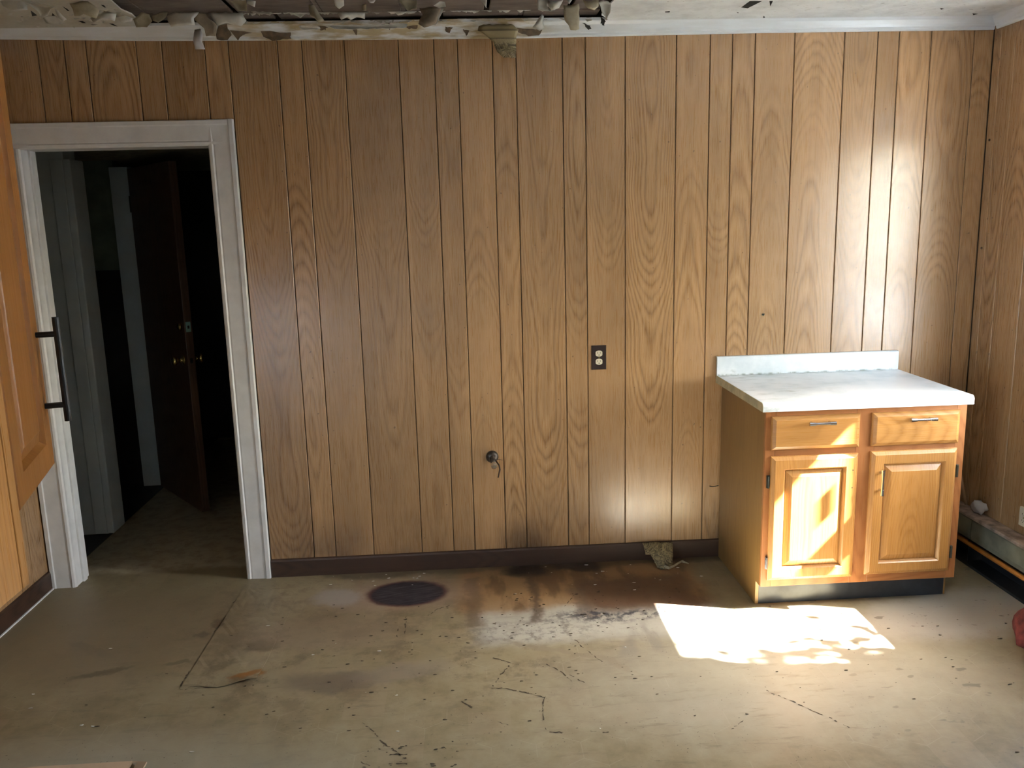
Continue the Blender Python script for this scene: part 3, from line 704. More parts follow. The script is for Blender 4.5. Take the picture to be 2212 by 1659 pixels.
# crown moulding --------------------------------------------------------
prof = [(0.0, 0.0), (-0.010, -0.001), (-0.014, 0.004), (-0.015, 0.012), (-0.020, 0.016), (-0.024, 0.026), (-0.034, 0.042), (-0.044, 0.052), (-0.049, 0.055), (-0.050, 0.066), (0.0, 0.066)]
def crown(name, pts, label):
    rings = [[fn(d, h) for d, h in prof] for fn in pts]
    return tag(link(name, MB().loops(rings), M['crown']), label, 'trim', kind='structure')
xs = [XL + (4.352 - XL) * i / 40 for i in range(41)]
crown_b = crown('trim_1', [(lambda d, h, x=x: (x, d, zcrown(x) + h * (2.509 - zcrown(x)) / 0.058)) for x in xs], 'white crown moulding along the back wall, chipped and stained in its middle')
crown_r = crown('trim_2', [(lambda d, h, y=y: (XR + 0.9 * d, y, 2.452 + h * 0.96)) for y in (-0.03, -1.0, -2.0, -3.0, -4.0, -4.99)], 'white crown moulding along the right wall')
crown_l = crown('trim_3', [(lambda d, h, y=y: (XL - 0.9 * d, y, 2.466 + h * 0.72)) for y in (-0.05, -1.0, -2.0, -3.0, -4.0, -4.99)], 'white crown moulding along the left wall')
for ci, P in enumerate(CHIPS):
    P3 = []
    for (a, b) in zip(P, P[1:] + P[:1]):
        for t in (0, 0.33, 0.66):
            x = a[0] + (b[0] - a[0]) * t + rf.uniform(-.004, .004); z = a[1] + (b[1] - a[1]) * t + rf.uniform(-.003, .003)
            P3.append((x, z))
    def ycr(x, z):
        h = (z - zcrown(x)) * 0.058 / (2.509 - zcrown(x))
        return lerp_tab([(0, -0.0155), (0.012, -0.0165), (0.026, -0.0255), (0.042, -0.0355), (0.055, -0.0505), (0.07, -0.0515)], h)
    k = 4
    c = (sum(p[0] for p in P3) / len(P3), sum(p[1] for p in P3) / len(P3))
    rings = [[(c[0] + (p[0] - c[0]) * i / k, ycr(c[0] + (p[0] - c[0]) * i / k, c[1] + (p[1] - c[1]) * i / k) - 0.0012, c[1] + (p[1] - c[1]) * i / k) for p in P3] for i in range(1, k + 1)]
    link('bare_chip', MB().loops(rings, cap1=False), M['void' if ci in (7, 8) else 'chip'], crown_b)

# baseboards ------------------------------------------------------------
bprof = [(0, 0), (-0.012, 0), (-0.012, 0.078), (-0.009, 0.086), (-0.004, 0.089), (0, 0.089)]
bb = tag(link('baseboard_back', MB().prism(bprof, lambda p, e: (0.952 if e == 0 else XR, p[0], p[1])), M['darkbase'], grain='x'), 'dark brown wooden baseboard along the back wall', 'baseboard', kind='structure')
bl = tag(link('baseboard_left', MB().prism(bprof, lambda p, e: (XL - p[0], -0.002 if e == 0 else YN, p[1])), M['darkbase'], grain='y'), 'dark brown wooden baseboard along the left wall', 'baseboard', kind='structure')
link('caulk_line', MB().box(XL + 0.012, XL + 0.019, YN, -0.02, 0.0, 0.005), M['white'], bl)['label'] = 'white line of caulk at the floor'

# doorway: casing and jamb ------------------------------------------------
dr = empty('door_1', (0.435, 0, 0)); tag(dr, 'white painted doorway casing at the left end of the back wall', 'doorway', kind='structure')
cp = [(0.0, 0.0), (0.0, -0.010), (0.006, -0.016), (0.016, -0.018), (0.022, -0.013), (0.028, -0.015), (0.086, -0.018), (0.091, -0.0185), (0.096, -0.022), (0.112, -0.022), (0.115, -0.018), (0.115, 0.0)]
link('side_casing', MB().prism(cp, lambda p, e: (DX1 + p[0], p[1], 0 if e == 0 else 2.128)), M['white'], dr)
link('side_casing', MB().prism([(a * 1.0, b) for a, b in cp], lambda p, e: (DX0 - p[0], p[1], 0 if e == 0 else DZ + 0.002)), M['white'], dr)
link('head_casing', MB().prism([(a * 0.94, b * 0.98) for a, b in cp], lambda p, e: (DX0 - 0.116 if e == 0 else DX1 + 0.09, p[1], DZ + p[0])), M['white'], dr)
jm = lambda x0, x1, z0, z1: MB().box(x0, x1, -0.004, 0.125, z0, z1)
link('jamb', jm(DX0 - 0.02, DX0, 0, DZ + 0.02), M['white'], dr, bevel=0.002)
link('jamb', jm(DX1, DX1 + 0.02, 0, DZ + 0.02), M['white'], dr, bevel=0.002)
link('head_jamb', jm(DX0, DX1, DZ, DZ + 0.02), M['white'], dr, bevel=0.002)
link('door_stop', MB().box(DX0, DX0 + 0.011, 0.05, 0.085, 0, DZ), M['white'], dr, bevel=0.002)

# hall beyond the doorway -------------------------------------------------
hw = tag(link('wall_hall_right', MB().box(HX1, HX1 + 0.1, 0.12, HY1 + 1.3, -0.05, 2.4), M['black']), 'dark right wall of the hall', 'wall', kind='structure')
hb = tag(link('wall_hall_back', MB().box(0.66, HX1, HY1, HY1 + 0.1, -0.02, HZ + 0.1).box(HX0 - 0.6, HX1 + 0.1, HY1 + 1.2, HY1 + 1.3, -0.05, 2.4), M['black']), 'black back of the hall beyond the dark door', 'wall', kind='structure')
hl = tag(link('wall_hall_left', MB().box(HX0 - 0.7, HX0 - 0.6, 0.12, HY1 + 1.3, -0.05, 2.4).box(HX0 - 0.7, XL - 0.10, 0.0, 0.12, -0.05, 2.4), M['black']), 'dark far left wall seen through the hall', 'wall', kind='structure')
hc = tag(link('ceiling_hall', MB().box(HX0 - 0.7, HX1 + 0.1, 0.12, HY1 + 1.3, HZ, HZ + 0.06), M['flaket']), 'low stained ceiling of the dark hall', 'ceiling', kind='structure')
pp = empty('wall_hall_partition', (-0.3, 0.75, 0)); tag(pp, 'blue-grey white partition end just inside the doorway on the left', 'wall', kind='structure')
link('partition_face', MB().box(-0.80, -0.102, 0.712, 0.85, 0.0, HZ), M['hallwhite'], pp)
link('end_casing', MB().box(-0.104, -0.066, 0.70, 0.862, 0.005, 2.03), M['hallwhite'], pp, bevel=0.006)
link('end_casing', MB().box(-0.17, -0.104, 0.70, 0.712, 0.005, 2.03), M['hallwhite'], pp, bevel=0.003)
gw = empty('wall_hall_green', (-0.45, 1.6, 0)); tag(gw, 'green upper wall above black wainscot at the back of the hall', 'wall', kind='structure')
link('upper_wall', MB().box(-1.3, -0.22, 1.66, 1.74, 1.415, HZ), M['green'], gw)
link('wainscot', MB().box(-1.3, -0.22, 1.65, 1.74, -0.02, 1.415), M['black'], gw)
fj = empty('door_2', (-0.18, 1.64, 0)); tag(fj, 'dark wooden door standing ajar in the hall, with brass knob and pale-edged latch', 'door', kind='structure')
link('door_post', MB().box(-0.225, -0.112, 1.60, 1.70, 0.0, 2.045), M['hallwhite'], fj, bevel=0.004)
link('hinge', MB().box(-0.118, -0.106, 1.592, 1.60, 1.77, 1.87), M['darkmetal'], fj)
H, F = Vector((-0.098, 1.555, 0)), Vector((0.340, 0.972, 0))
du = (F - H).normalized(); dn = Vector((-du.y, du.x, 0))
if dn.y > 0: dn = -dn                         # face towards the doorway
back = -dn * 0.045
def dpt(u, d, z): return H + du * u + dn * d + Vector((0, 0, z))
LW = (F - H).length
def dbox(u0, u1, d0, d1, z0, z1):
    m = MB(); m.v = [tuple(dpt(u, d, z)) for z in (z0, z1) for d in (d0, d1) for u in (u0, u1)]
    m.f = [(0, 2, 3, 1), (4, 5, 7, 6), (0, 1, 5, 4), (2, 6, 7, 3), (0, 4, 6, 2), (1, 3, 7, 5)]
    return m
slab = link('door_slab', dbox(0, LW, -0.045, 0.0, 0.012, 2.03), M['darkdoor'], fj, grain='z', bevel=0.003)
kz, ku = 0.92, LW - 0.065
for s, lab in ((1, 'front'), (-1, 'back')):
    base = dpt(ku, 0.0 if s > 0 else -0.045, kz)
    link('door_knob', MB().lathe(base, dn * s, [(0, 0.0), (0, 0.032), (0.006, 0.031), (0.009, 0.014), (0.03, 0.011), (0.036, 0.017), (0.045, 0.026), (0.056, 0.028), (0.066, 0.022), (0.069, 0.0)]), M['brass'], fj, smooth=True)
link('deadbolt', MB().lathe(dpt(ku, 0, 1.113), dn, [(0, 0), (0, 0.026), (0.012, 0.024), (0.016, 0.012), (0.022, 0.0)]), M['brass'], fj, smooth=True)
lp = link('latch_plate', dbox(LW, LW + 0.002, -0.036, -0.008, 1.085, 1.143), M['latch'], fj, bevel=0.004); lp['label'] = 'pale green metal latch plate'
link('bolt', dbox(LW, LW + 0.004, -0.027, -0.017, 1.105, 1.122), M['black'], lp)
link('latch_hole', dbox(LW, LW + 0.0015, -0.03, -0.014, kz - 0.014, kz + 0.014), M['void'], fj)

# windows -----------------------------------------------------------------
def window(name, side, hole, rail, label):
    y0, y1, z0, z1 = hole
    xin, sgn = (XR, 1) if side > 0 else (XL, -1)
    r = empty(name, (xin, (y0 + y1) / 2, z0)); tag(r, label, 'window', kind='structure')
    def b(x0, x1, *a): return MB().box(*(sorted((xin + sgn * x0, xin + sgn * x1))), *a)
    cw = 0.07
    for a in ((y0 - cw, y0, z0 - 0.02, z1 + cw), (y1, y1 + cw, z0 - 0.02, z1 + cw), (y0, y1, z1, z1 + cw)): link('casing', b(-0.016, 0.006, *a), M['white'], r, bevel=0.003)
    link('sill', b(-0.05, 0.13, y0 - cw, y1 + cw, z0 - 0.045, z0 - 0.02), M['white'], r, bevel=0.004)
    xo, f, a0, a1 = 0.06, 0.028, z0 - 0.02, z1
    X = sorted((xin + sgn * xo, xin + sgn * (xo + 0.03)))
    s_ = link('sash', MB().box(*X, y0, y0 + f, a0, a1).box(*X, y1 - f, y1, a0, a1).box(*X, y0 + f, y1 - f, a0, a0 + 0.03).box(*X, y0 + f, y1 - f, a1 - 0.03, a1), M['white'], r)
    link('pane', b(xo + 0.013, xo + 0.016, y0 + f, y1 - f, a0 + 0.03, a1 - 0.03), M['glass'], s_)
    return r, b
win1, wbx = window('window_1', 1, (WIN_R[0], WIN_R[1], WIN_R[2], WIN_R[3]), (1.19, 1.345), 'window in the right wall that lights the counter')
link('shadow_block', wbx(0.03, 0.058, -0.955, -0.80, 1.19, 1.335), M['white'], win1, bevel=0.004)  # unseen block added to cast the shade band on the left door
link('shadow_strip', wbx(0.045, 0.059, -0.934, -0.916, 1.465, 1.575), M['darkmetal'], win1)  # unseen strip added to cast the small shadow on the left door
win2, _ = window('fill_window', -1, WIN_L, (0, 0), 'unseen window added for fill light in the left wall behind the hanging cabinet')

# outside: ground; the unseen overhang and post are added to cut the sun
gd = tag(link('ground', MB().poly([(-30, -30, -0.35), (34, -30, -0.35), (34, 30, -0.35), (-30, 30, -0.35)]), M['ground']), 'pale bare ground outside the house', 'ground', kind='structure')
ev = tag(link('sun_block_eaves', MB().box(XR + 0.13, XR + 0.564, YN - 0.2, 0.6, 2.30, 2.36), M['siding']), 'unseen roof overhang added outside the right window to cut the sun', 'sun_block_eaves', kind='structure')
po_ = tag(link('sun_block_post', MB().box(4.70, 4.80, -0.985, -0.74, -0.35, 2.30), M['siding']), 'unseen square post added outside the right window to block the sun', 'post', kind='structure')
# unseen foliage added outside the right window to trim the sun patch
rb = random.Random(21); bmv = MB()
for k in range(2300):
    if k < 750: c = Vector((5.5 + max(-0.4, min(0.4, rb.gauss(0, 0.2))), -1.70 + rb.gauss(0, 0.13), 1.93 + rb.gauss(0, 0.15)))
    elif k < 1900: c = Vector((5.5 + max(-0.4, min(0.4, rb.gauss(0, 0.2))), -1.74 - abs(rb.gauss(0, 0.32)), 2.45 + rb.gauss(0, 0.3)))
    else: c = Vector((5.5 + max(-0.4, min(0.4, rb.gauss(0, 0.25))), -1.85 + rb.gauss(0, 0.28), 0.5 + rb.gauss(0, 0.4)))
    a = Vector((rb.gauss(0, 1), rb.gauss(0, 1), rb.gauss(0, 1))).normalized() * 0.05; b = a.orthogonal().normalized() * 0.03
    bmv.poly([c - a, c + b, c + a, c - b])
bmv.tube([(5.5, -1.85, -0.35), (5.52, -1.8, 0.8), (5.5, -1.72, 1.9)], [0.03, 0.022, 0.012], 8)
bu = link('sun_block_bush', bmv, M['leaf']); tag(bu, 'unseen green foliage added outside the right window to trim the sun', 'sun_block_bush', kind='stuff')

# ------------------------------------------------------------------ base cabinet
CX0, CX1 = 3.14, 3.99
FY = -0.61                                     # face of the face frame
cab = empty('base_cabinet', ((CX0 + CX1) / 2, -0.305, 0))
tag(cab, 'honey oak base cabinet with two drawers and two raised-panel doors under the white counter', 'cabinet')
side = [(-0.014, 0.0), (-0.548, 0.0), (-0.548, 0.105), (-0.592, 0.105), (-0.592, 0.875), (-0.014, 0.875)]
link('side_panel', MB().prism(side, lambda p, e: (CX0 + 0.014 * e, p[0], p[1])), M['ply'], cab, grain='z')
link('side_panel', MB().prism(side, lambda p, e: (CX1 - 0.014 * e, p[0], p[1])), M['ply'], cab, grain='z')
link('back_panel', MB().box(CX0 + 0.014, CX1 - 0.014, -0.02, -0.014, 0.1, 0.875), M['ply'], cab, grain='z')
link('bottom_panel', MB().box(CX0 + 0.014, CX1 - 0.014, -0.59, -0.02, 0.107, 0.12), M['ply'], cab, grain='x')
def ff(name, x0, x1, z0, z1, g): link(name, MB().box(x0, x1, FY, -0.592, z0, z1), M['oakred'], cab, grain=g, bevel=0.0012, seg=1)
ff('stile', CX0, CX0 + 0.042, 0.105, 0.876, 'z'); ff('stile', 3.522, 3.602, 0.105, 0.876, 'z'); ff('stile', CX1 - 0.042, CX1, 0.105, 0.876, 'z')
for a, b in ((CX0 + 0.042, 3.522), (3.602, CX1 - 0.042)):
    ff('rail', a, b, 0.838, 0.876, 'x'); ff('rail', a, b, 0.672, 0.717, 'x'); ff('rail', a, b, 0.105, 0.152, 'x')
tk = link('toe_kick', MB().box(CX0 + 0.014, CX1 - 0.008, -0.549, -0.538, 0.0, 0.104), M['kick'], cab, bevel=0.001, seg=1)
tk['label'] = 'black vinyl toe kick'

def rect(x0, x1, z0, z1, ins, y): return [(x0 + ins, y, z0 + ins), (x1 - ins, y, z0 + ins), (x1 - ins, y, z1 - ins), (x0 + ins, y, z1 - ins)]
def front(name, parent, x0, x1, z0, z1, panel, grain):
    y0, t = FY, 0.02
    if not panel:
        rg = [rect(x0, x1, z0, z1, 0, y0), rect(x0, x1, z0, z1, 0, y0 - 0.008), rect(x0, x1, z0, z1, 0.004, y0 - 0.012), rect(x0, x1, z0, z1, 0.016, y0 - t)]
        return link(name, MB().loops(rg), M['oak'], parent, grain=grain)
    rg = [rect(x0, x1, z0, z1, 0, y0), rect(x0, x1, z0, z1, 0, y0 - 0.007), rect(x0, x1, z0, z1, 0.003, y0 - 0.011), rect(x0, x1, z0, z1, 0.012, y0 - 0.017), rect(x0, x1, z0, z1, 0.016, y0 - t),
          rect(x0, x1, z0, z1, 0.052, y0 - t), rect(x0, x1, z0, z1, 0.056, y0 - 0.016), rect(x0, x1, z0, z1, 0.060, y0 - 0.010), rect(x0, x1, z0, z1, 0.064, y0 - 0.004)]
    d = link(name, MB().loops(rg, cap1=False), M['oak'], parent, grain=grain)
    pr = [rect(x0, x1, z0, z1, 0.060, y0 - 0.003), rect(x0, x1, z0, z1, 0.066, y0 - 0.008), rect(x0, x1, z0, z1, 0.086, y0 - 0.0165), rect(x0, x1, z0, z1, 0.089, y0 - 0.018)]
    link('center_panel', MB().loops(pr), M['oak'], d, grain='z')
    return d
def pull(parent, c, axis):
    """small bridge pull: two posts, collars and a bar"""
    c = Vector(c); a = Vector((1, 0, 0)) if axis == 'x' else Vector((0, 0, 1)); out = Vector((0, -1, 0)); L = 0.055
    m = MB()
    for s in (-1, 1):
        m.tube([c + a * s * 0.038, c + a * s * 0.038 + out * 0.027], [0.0055, 0.0045], 10)
        m.tube([c + a * s * 0.030 + out * 0.027, c + a * s * L + out * 0.027], [0.0072, 0.0082], 10)
    m.tube([c - a * 0.032 + out * 0.027, c + a * 0.032 + out * 0.027], 0.0056, 10)
    return link('pull', m, M['chrome'], parent, smooth=False)
for x0, x1 in ((3.162, 3.533), (3.585, 3.957)):
    d = front('drawer', cab, x0, x1, 0.708, 0.850, False, 'x')
    pull(d, ((x0 + x1) / 2 + 0.012, FY - 0.02, 0.822), 'x')
dl = front('door', cab, 3.164, 3.533, 0.137, 0.681, True, 'z')
dl['label'] = 'left cabinet door without a pull, only screw holes'
for z in (0.612, 0.536):
    link('screw_hole', MB().lathe((3.508, FY - 0.0197, z), (0, -1, 0), [(0, 0.0026), (0.0006, 0.0026)], 8), M['void'], dl)
drt = front('door', cab, 3.586, 3.956, 0.142, 0.686, True, 'z')
pull(drt, (3.625, FY - 0.02, 0.560), 'z')
for x, z, mt, p in ((3.156, 0.572, 'darkmetal', dl), (3.160, 0.215, 'chrome', dl), (3.963, 0.585, 'darkmetal', drt), (3.963, 0.225, 'darkmetal', drt)):
    link('hinge', MB().box(x - 0.006, x + 0.006, FY - 0.006, FY - 0.0005, z - 0.027, z + 0.027).tube([(x, FY - 0.008, z - 0.026), (x, FY - 0.008, z + 0.026)], 0.0048, 8), M[mt], p)

# countertop with backsplash -------------------------------------------------
ct = empty('countertop', (3.553, -0.32, 0.876))
tag(ct, 'stained white laminate countertop with backsplash lying on the oak cabinet', 'countertop')
rnd = [(-0.002, 0.877), (-0.640, 0.877)]
for i in range(7):
    t = i / 6 * math.pi / 2
    rnd.append((-0.648 + 0.016 * (1 - math.cos(t)) if i else -0.648, 0.898 + 0.016 * math.sin(t)))
rnd = [(-0.002, 0.877), (-0.648, 0.877)] + [(-0.632 - 0.016 * math.cos(t), 0.898 + 0.016 * math.sin(t)) for t in [k / 6 * math.pi / 2 for k in range(7)]] + [(-0.002, 0.914)]
cxa, cxb = 3.1125, 3.995
link('slab', MB().prism(rnd, lambda p, e: (cxa + 0.002 if e == 0 else cxb, p[0], p[1])), M['laminate'], ct)
ec = link('end_cap', MB().prism([(a, b - (0.0 if b < 0.88 else 0.0006)) for a, b in rnd], lambda p, e: (cxa + 0.002 * e, p[0], p[1])), M['laminedge'], ct)
ec['label'] = 'bare tan end of the countertop'
bsp = [(-0.001, 0.914), (-0.020, 0.914), (-0.020, 0.998), (-0.016, 1.004), (-0.001, 1.005)]
link('backsplash', MB().prism(bsp, lambda p, e: (cxa if e == 0 else cxb + 0.003, p[0], p[1])), M['laminate'], ct, bevel=0.0015)

# cabinet hanging at the left edge of the view ---------------------------------
hx, hy = 1.232, -2.66
hc_ = empty('hanging_cabinet', (0.6, hy - 0.16, 1.134))
tag(hc_, 'orange oak cabinet hung at the left edge of the view, its door ajar', 'cabinet')
link('side_panel', MB().box(hx - 0.018, hx - 0.0005, hy - 0.32, hy - 0.021, 1.134, 2.5), M['oak'], hc_, grain='z', bevel=0.001, seg=1)
link('side_panel', MB().box(XL + 0.002, XL + 0.02, hy - 0.32, hy - 0.021, 1.134, 2.5), M['ply'], hc_, grain='z')
link('back_panel', MB().box(XL + 0.02, hx - 0.018, hy - 0.32, hy - 0.312, 1.134, 2.5), M['ply'], hc_, grain='z')
for z in (1.245, 1.64, 2.03, 2.43): link('shelf', MB().box(XL + 0.02, hx - 0.018, hy - 0.312, hy - 0.021, z, z + 0.016), M['ply'], hc_, grain='x')
for a, b in ((XL + 0.002, XL + 0.05), (0.30, 0.38), (0.74, 0.82), (hx - 0.045, hx)): link('stile', MB().box(a, b, hy - 0.02, hy, 1.134, 2.5), M['oak'], hc_, grain='z', bevel=0.001, seg=1)
for z0, z1 in ((1.134, 1.25), (2.42, 2.5)): link('rail', MB().box(XL + 0.05, 0.30, hy - 0.02, hy, z0, z1).box(0.38, 0.74, hy - 0.02, hy, z0, z1).box(0.82, hx - 0.045, hy - 0.02, hy, z0, z1), M['oak'], hc_, grain='x')
# the open door, hinged on the right stile
Hh = Vector((hx + 0.004, hy + 0.002, 0)); dd = Vector((-0.253, 0.967, 0)).normalized(); nn = Vector((0.967, 0.253, 0)).normalized()
DW, DT = 0.285, 0.02
Z0, Z1 = 1.247, 2.42
def dq(u, d, z): return Hh + dd * u + nn * (d - 0.004) + Vector((0, 0, z))
def rq(i, d, ins2=None): return [dq(i, d, Z0 + i), dq(DW - i, d, Z0 + i), dq(DW - i, d, Z1 - i), dq(i, d, Z1 - i)]
duv = lambda c: (((c - Hh).dot(dd)), c.z + 3.3)
rg = [rq(0, -DT), rq(0, -0.006), rq(0.006, 0.0), rq(0.052, 0.0), rq(0.055, -0.004), rq(0.060, -0.010)]
hd = link('door', MB().loops(rg, cap1=False), M['orange'], hc_, uvf=duv)
link('center_panel', MB().loops([rq(0.058, -0.016), rq(0.061, -0.009), rq(0.082, -0.0025), rq(0.085, -0.001)]), M['orange'], hd, uvf=duv)
pz, pu = 1.4265, DW - 0.022
m = MB()
for z in (pz - 0.064, pz + 0.064): m.tube([dq(pu, -0.001, z), dq(pu, 0.034, z)], 0.0052, 12)
m.tube([dq(pu, 0.034, pz - 0.094), dq(pu, 0.034, pz + 0.094)], 0.006, 12)
hp = link('pull', m, M['blackmetal'], hd); hp['label'] = 'black bar pull'
for i, a in enumerate((XL + 0.055, 0.385)):
    b = (0.295, 0.735)[i]
    R = lambda ins, d: [(a + ins, hy + d, Z0 + ins), (b - ins, hy + d, Z0 + ins), (b - ins, hy + d, Z1 - ins), (a + ins, hy + d, Z1 - ins)]
    link('door', MB().loops([R(0, 0.001), R(0, 0.014), R(0.006, 0.02), R(0.052, 0.02), R(0.06, 0.01), R(0.085, 0.018)]), M['orange'], hc_, grain='z')

# baseboard heater ---------------------------------------------------------
HY0, HYE = -0.02, -2.6
bh = empty('baseboard_heater', (4.31, -1.3, 0))
tag(bh, 'olive metal baseboard heater with a rusty top along the right wall', 'heater')
link('back_plate', MB().box(4.350, 4.359, HYE, HY0, 0.0, 0.235), M['black'], bh)  # black colour paints in the shade inside the heater
tp = [(4.359, 0.236), (4.290, 0.244), (4.274, 0.243), (4.269, 0.238), (4.269, 0.230), (4.274, 0.232), (4.290, 0.239), (4.359, 0.231)]
t_ = link('top_cover', MB().prism(tp, lambda p, e: (p[0], HY0 if e == 0 else HYE, p[1])), M['rust'], bh); t_['label'] = 'rusty grey top cover'
for a, b in ((HY0, -0.262), (-0.266, -1.45), (-1.454, HYE)):
    fp = [(4.277, 0.226), (4.272, 0.222), (4.268, 0.15), (4.272, 0.128), (4.282, 0.124), (4.282, 0.128), (4.276, 0.134), (4.273, 0.152), (4.277, 0.218), (4.280, 0.222)]
    link('front_cover', MB().prism(fp, lambda p, e: (p[0], a if e == 0 else b, p[1])), M['olive'], bh)
ppz = link('copper_pipe', MB().tube([(4.284, HY0 - 0.01, 0.098), (4.282, -0.7, 0.099), (4.284, -1.5, 0.099), (4.284, HYE + 0.01, 0.098)], 0.0115, 12), M['copper'], bh, smooth=True)
ppz['label'] = 'bare copper heating pipe'
link('return_pipe', MB().tube([(4.325, HY0 - 0.01, 0.085), (4.325, HYE + 0.01, 0.085)], 0.011, 10), M['rust'], bh, smooth=True)
for k in range(5): link('bracket', MB().box(4.280, 4.351, -0.24 - k * 0.55, -0.236 - k * 0.55, 0.0, 0.226), M['black'], bh)
link('floor_lip', MB().box(4.262, 4.351, HYE, HY0, 0.0, 0.012), M['black'], bh)

# things on and near the heater ------------------------------------------------
st = link('wooden_stick', MB().tube([(4.332, -0.112, 0.2485), (4.337, -0.05, 0.365), (4.341, -0.0135, 0.435)], [0.006, 0.0065, 0.006], 8), M['stick'], grain='z', smooth=True)
tag(st, 'thin pale stick leaning in the corner behind the oak cabinet', 'stick')
pm = MB(); rp = random.Random(5)
rings = []
for i in range(7):
    t = i / 6
    ring = []
    for k in range(14):
        an = 6.283 * k / 14
        rr = (0.018 + 0.016 * math.sin(t * 2.7)) * (1 + 0.16 * math.sin(k * 1.35 + i * 0.9) + 0.1 * math.sin(k * 2.7 + 2 * i)) 
        ring.append((4.328 + rr * 0.7 * math.cos(an), -0.215 + rr * 1.5 * math.sin(an) - 0.01 * t, 0.2445 + 0.052 * t + 0.004 * math.sin(k * 1.7 + i)))
    rings.append(ring)
tag(link('crumpled_paper', MB().loops(rings), M['paper'], smooth=True), 'crumpled white paper lying on the rusty heater top', 'paper')

ol = empty('wall_outlet', (2.5505, 0, 1.0185)); tag(ol, 'dark brown outlet plate with two ivory sockets on the panelled back wall', 'outlet')
def outlet_parts(o, T, plate='plate'):
    pl = MB()
    R = lambda hw, hh, d: [T(-hw, d, -hh), T(hw, d, -hh), T(hw, d, hh), T(-hw, d, hh)]
    link('cover_plate', pl.loops([R(0.035, 0.0575, 0.0), R(0.035, 0.0575, 0.003), R(0.0325, 0.055, 0.0055)]), M[plate], o)
    for s in (1, -1):
        out = []
        for k in range(20):
            an = 6.283 * k / 20
            out.append((max(-0.0145, min(0.0145, 0.0172 * math.cos(an))) * 1.1, 0.0145 * math.sin(an) + s * 0.0195))
        rc_ = link('receptacle', MB().loops([[T(x, 0.0045, z) for x, z in out], [T(x, 0.0075, z) for x, z in out]]), M['recept'], o)
        sl = MB()
        for dx, hh in ((-0.0062, 0.0042), (0.0062, 0.0034)):
            a = [(dx - 0.0011, s * 0.0195 + 0.0035 - hh), (dx + 0.0011, s * 0.0195 + 0.0035 - hh), (dx + 0.0011, s * 0.0195 + 0.0035 + hh), (dx - 0.0011, s * 0.0195 + 0.0035 + hh)]
            sl.loops([[T(x, 0.0070, z) for x, z in a], [T(x, 0.0078, z) for x, z in a]])
        g = [(0.0026 * math.cos(6.283 * k / 8), s * 0.0195 - 0.0068 + 0.0026 * math.sin(6.283 * k / 8)) for k in range(8)]
        sl.loops([[T(x, 0.0070, z) for x, z in g], [T(x, 0.0078, z) for x, z in g]])
        link('socket_slots', sl, M['void'], rc_)
    sc = [(0.003 * math.cos(6.283 * k / 10), 0.003 * math.sin(6.283 * k / 10)) for k in range(10)]
    link('screw', MB().loops([[T(x, 0.005, z) for x, z in sc], [T(x, 0.0068, z) for x, z in sc]]), M['brass'], o)
outlet_parts(ol, lambda a, d, z: (2.5505 + a, -d, 1.0185 + z))
ol2 = empty('wall_outlet', (XR, -0.513, 0.32)); tag(ol2, 'old ivory outlet low on the right wall above the heater', 'outlet')
outlet_parts(ol2, lambda a, d, z: (XR - d * 2.2, -0.513 - a, 0.322 + z * 0.75), 'recept')

# capped pipe stub with a bit of cord --------------------------------------------
ps = empty('pipe_stub', (2.033, 0, 0.555)); tag(ps, 'old capped pipe stub with a dangling cord end sticking out of the back wall', 'pipe')
c0 = Vector((2.033, 0, 0.556))
link('escutcheon', MB().lathe(c0, (0, -1, 0), [(0, 0), (0, 0.030), (0.006, 0.030), (0.014, 0.026), (0.020, 0.017), (0.022, 0.0)], 20), M['pipe'], ps, smooth=True)
ax = Vector((0.12, -1, -0.42)).normalized()
link('pipe', MB().tube([c0 + Vector((0, -0.012, 0)), c0 + Vector((0, -0.03, -0.004)), c0 + Vector((0, -0.03, -0.004)) + ax * 0.045], 0.0125, 12), M['pipe'], ps, smooth=True)
e0 = c0 + Vector((0, -0.03, -0.004)) + ax * 0.04
link('nut', MB().lathe(e0, ax, [(0, 0.0), (0, 0.0165), (0.016, 0.0165), (0.018, 0.014), (0.018, 0.008), (0.006, 0.0075), (0.005, 0.0)], 6), M['nut'], ps)
link('cord_end', MB().tube([c0 + Vector((0.012, -0.02, -0.01)), c0 + Vector((0.030, -0.045, -0.03)), c0 + Vector((0.034, -0.05, -0.05)), c0 + Vector((0.024, -0.052, -0.09))], [0.003, 0.004, 0.004, 0.0036], 8), M['cord'], ps, smooth=True)
link('wire', MB().tube([c0 + Vector((0.010, -0.02, -0.006)), c0 + Vector((0.03, -0.012, -0.012)), c0 + Vector((0.05, -0.006, -0.017))], 0.0013, 6), M['cord'], ps)

bw = link('bent_wire', MB().tube([(3.133, -0.012, 0.366), (3.118, -0.02, 0.366), (3.105, -0.014, 0.362), (3.094, -0.001, 0.361)], 0.0022, 6), M['darkmetal'])
tag(bw, 'short bent wire poking out of the wall beside the oak cabinet', 'wire')
nh = link('nail_hook', MB().tube([(3.334, 0.0, 1.196), (3.334, -0.010, 1.195), (3.336, -0.013, 1.201)], 0.0022, 6).lathe((3.334, -0.0002, 1.196), (0, -1, 0), [(0, 0.0), (0, 0.006), (0.001, 0.006), (0.0012, 0)], 8), M['darkmetal'])
tag(nh, 'small dark nail in the panelling above the white counter', 'nail')
for i, (y, z) in enumerate(((-0.028, 1.97), (-0.033, 1.48))):
    n_ = link('panel_nail', MB().lathe((XR - 0.0002, y, z), (-1, 0, 0), [(0, 0), (0, 0.006), (0.004, 0.005), (0.006, 0)], 8), M['cord'])
    tag(n_, ('upper', 'lower')[i] + ' of two dark nail heads in the right wall at the corner', 'nail')

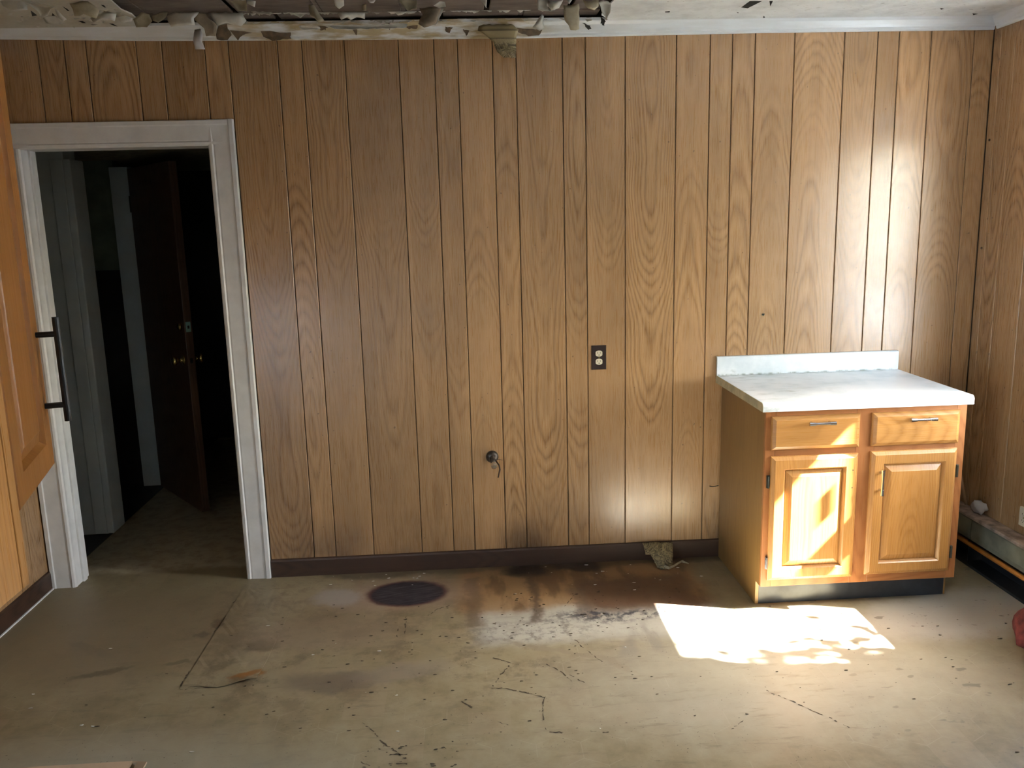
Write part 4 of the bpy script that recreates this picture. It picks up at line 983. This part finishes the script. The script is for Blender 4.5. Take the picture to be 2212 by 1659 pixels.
# torn pieces of embossed ceiling paper -----------------------------------------
def scrap(P3, name, normal, bend, label):
    Q = []
    for a, b in zip(P3, P3[1:] + P3[:1]):
        a, b = Vector(a), Vector(b); Q.append(a); k = int((b - a).length / 0.012)
        for i in range(1, k): Q.append(a + (b - a) * i / k + Vector((rf.uniform(-.0025, .0025), 0, rf.uniform(-.002, .002))))
    o = link(name, sheet(Q, normal, bend, 5), M['scrap'], smooth=True, solid=0.003)
    return tag(o, label, 'wallpaper scrap')
zc_ = max(p[1] for p in SCRAPTOP)
scrap([(x, -0.060 - 0.01 * (zc_ - z) / 0.13, z) for x, z in SCRAPTOP], 'hanging_wallpaper_scrap', (0, -1, 0), 0.008, 'tan embossed paper scrap hanging over the crown moldings at mid wall')
sb = scrap([(x, y - 0.004, max(z, 0.004)) for x, y, z in SCRAPBOT], 'fallen_wallpaper_scrap', (0, -0.75, 0.66), 0.006, 'tan embossed paper scrap leaning on the dark baseboard near the oak cabinet')
m = MB()
pth = [(2.835, -0.150, 0.016), (2.855, -0.165, 0.010), (2.885, -0.150, 0.016), (2.93, -0.112, 0.020), (2.962, -0.113, 0.012)]
for (a, b) in zip(pth, pth[1:]):
    wa, wb2 = 0.016, 0.014 if b is not pth[-1] else 0.003
    m.poly([a, b, (b[0] + 0.002, b[1] - 0.006, b[2] + wb2), (a[0], a[1] - 0.008, a[2] + wa)])
cu = link('curled_strip', m, M['flaket'], sb, solid=0.001); cu['label'] = 'pale curled torn edge'
# long curl hanging from the ceiling in front of the crown
Q = []
for a, b in zip(CURL, CURL[1:] + CURL[:1]):
    for t in (0, 0.5): Q.append((a[0] + (b[0] - a[0]) * t, a[1] + (b[1] - a[1]) * t))
cz = max(z for _, z in Q)
fk = link('peeling_flake', sheet([(x, -0.068 - 0.02 * math.sin((cz - z) * 30), z) for x, z in Q], (0, -1, 0), 0.016), M['paper'], ceil, smooth=True, solid=0.0015)
fk['label'] = 'white curled strip of ceiling paper hanging in front of the crown molding'

# red cloth bundle at the right edge ----------------------------------------------
rr = random.Random(9); rings = []
for i in range(12):
    t = i / 11; ph = t * math.pi * 0.56
    ring = []
    for k in range(28):
        an = 6.283 * k / 28
        b = 1 + 0.10 * math.sin(3 * an + 4 * t) + 0.06 * math.sin(7 * an - 6 * t) + 0.03 * math.sin(11 * an + 9 * t)
        ra = 0.17 * max(0.25, max(0.0, math.cos(ph)) ** 0.6) * b * (0.94 if i == 0 else 1)
        ring.append((4.148 + ra * 0.78 * math.cos(an), -1.05 + ra * 0.9 * math.sin(an), 0.001 + 0.25 * t + 0.008 * math.sin(5 * an + 8 * t) * (i > 0)))
    rings.append(ring)
tag(link('red_cloth_bundle', MB().loops(rings), M['redcloth'], smooth=True), 'crumpled dark red cloth on the floor at the right edge', 'cloth')

# cardboard box at the bottom left corner ------------------------------------------
bx = empty('cardboard_box', (0.85, -1.98, 0)); tag(bx, 'open brown cardboard box at the bottom left edge', 'box')
bx0, bx1, by0, by1, bz = 0.69, 1.000, -2.12, -1.812, 0.257
for nm, a in (('box_side', (bx0, bx1, by1 - 0.004, by1)), ('box_side', (bx0, bx1, by0, by0 + 0.004)), ('box_side', (bx0, bx0 + 0.004, by0 + 0.004, by1 - 0.004)), ('box_side', (bx1 - 0.004, bx1, by0 + 0.004, by1 - 0.004))):
    link(nm, MB().box(*a, 0.0, bz), M['cardboard'], bx)
link('box_base', MB().box(bx0 + 0.004, bx1 - 0.004, by0 + 0.004, by1 - 0.004, 0.0, 0.005), M['cardboard'], bx)
link('flap', MB().poly([(bx0, by1, bz), (bx1 - 0.018, by1, bz), (bx1 - 0.025, by1 - 0.12, bz - 0.045), (bx0 + 0.02, by1 - 0.12, bz - 0.03)]), M['cardboard'], bx, solid=0.004)
link('flap', MB().poly([(bx1, by1 - 0.004, bz), (bx1, by0 + 0.004, bz), (bx1 + 0.03, by0 + 0.02, bz + 0.006), (bx1 + 0.028, by1 - 0.02, bz + 0.008)]), M['cardboard'], bx, solid=0.004)
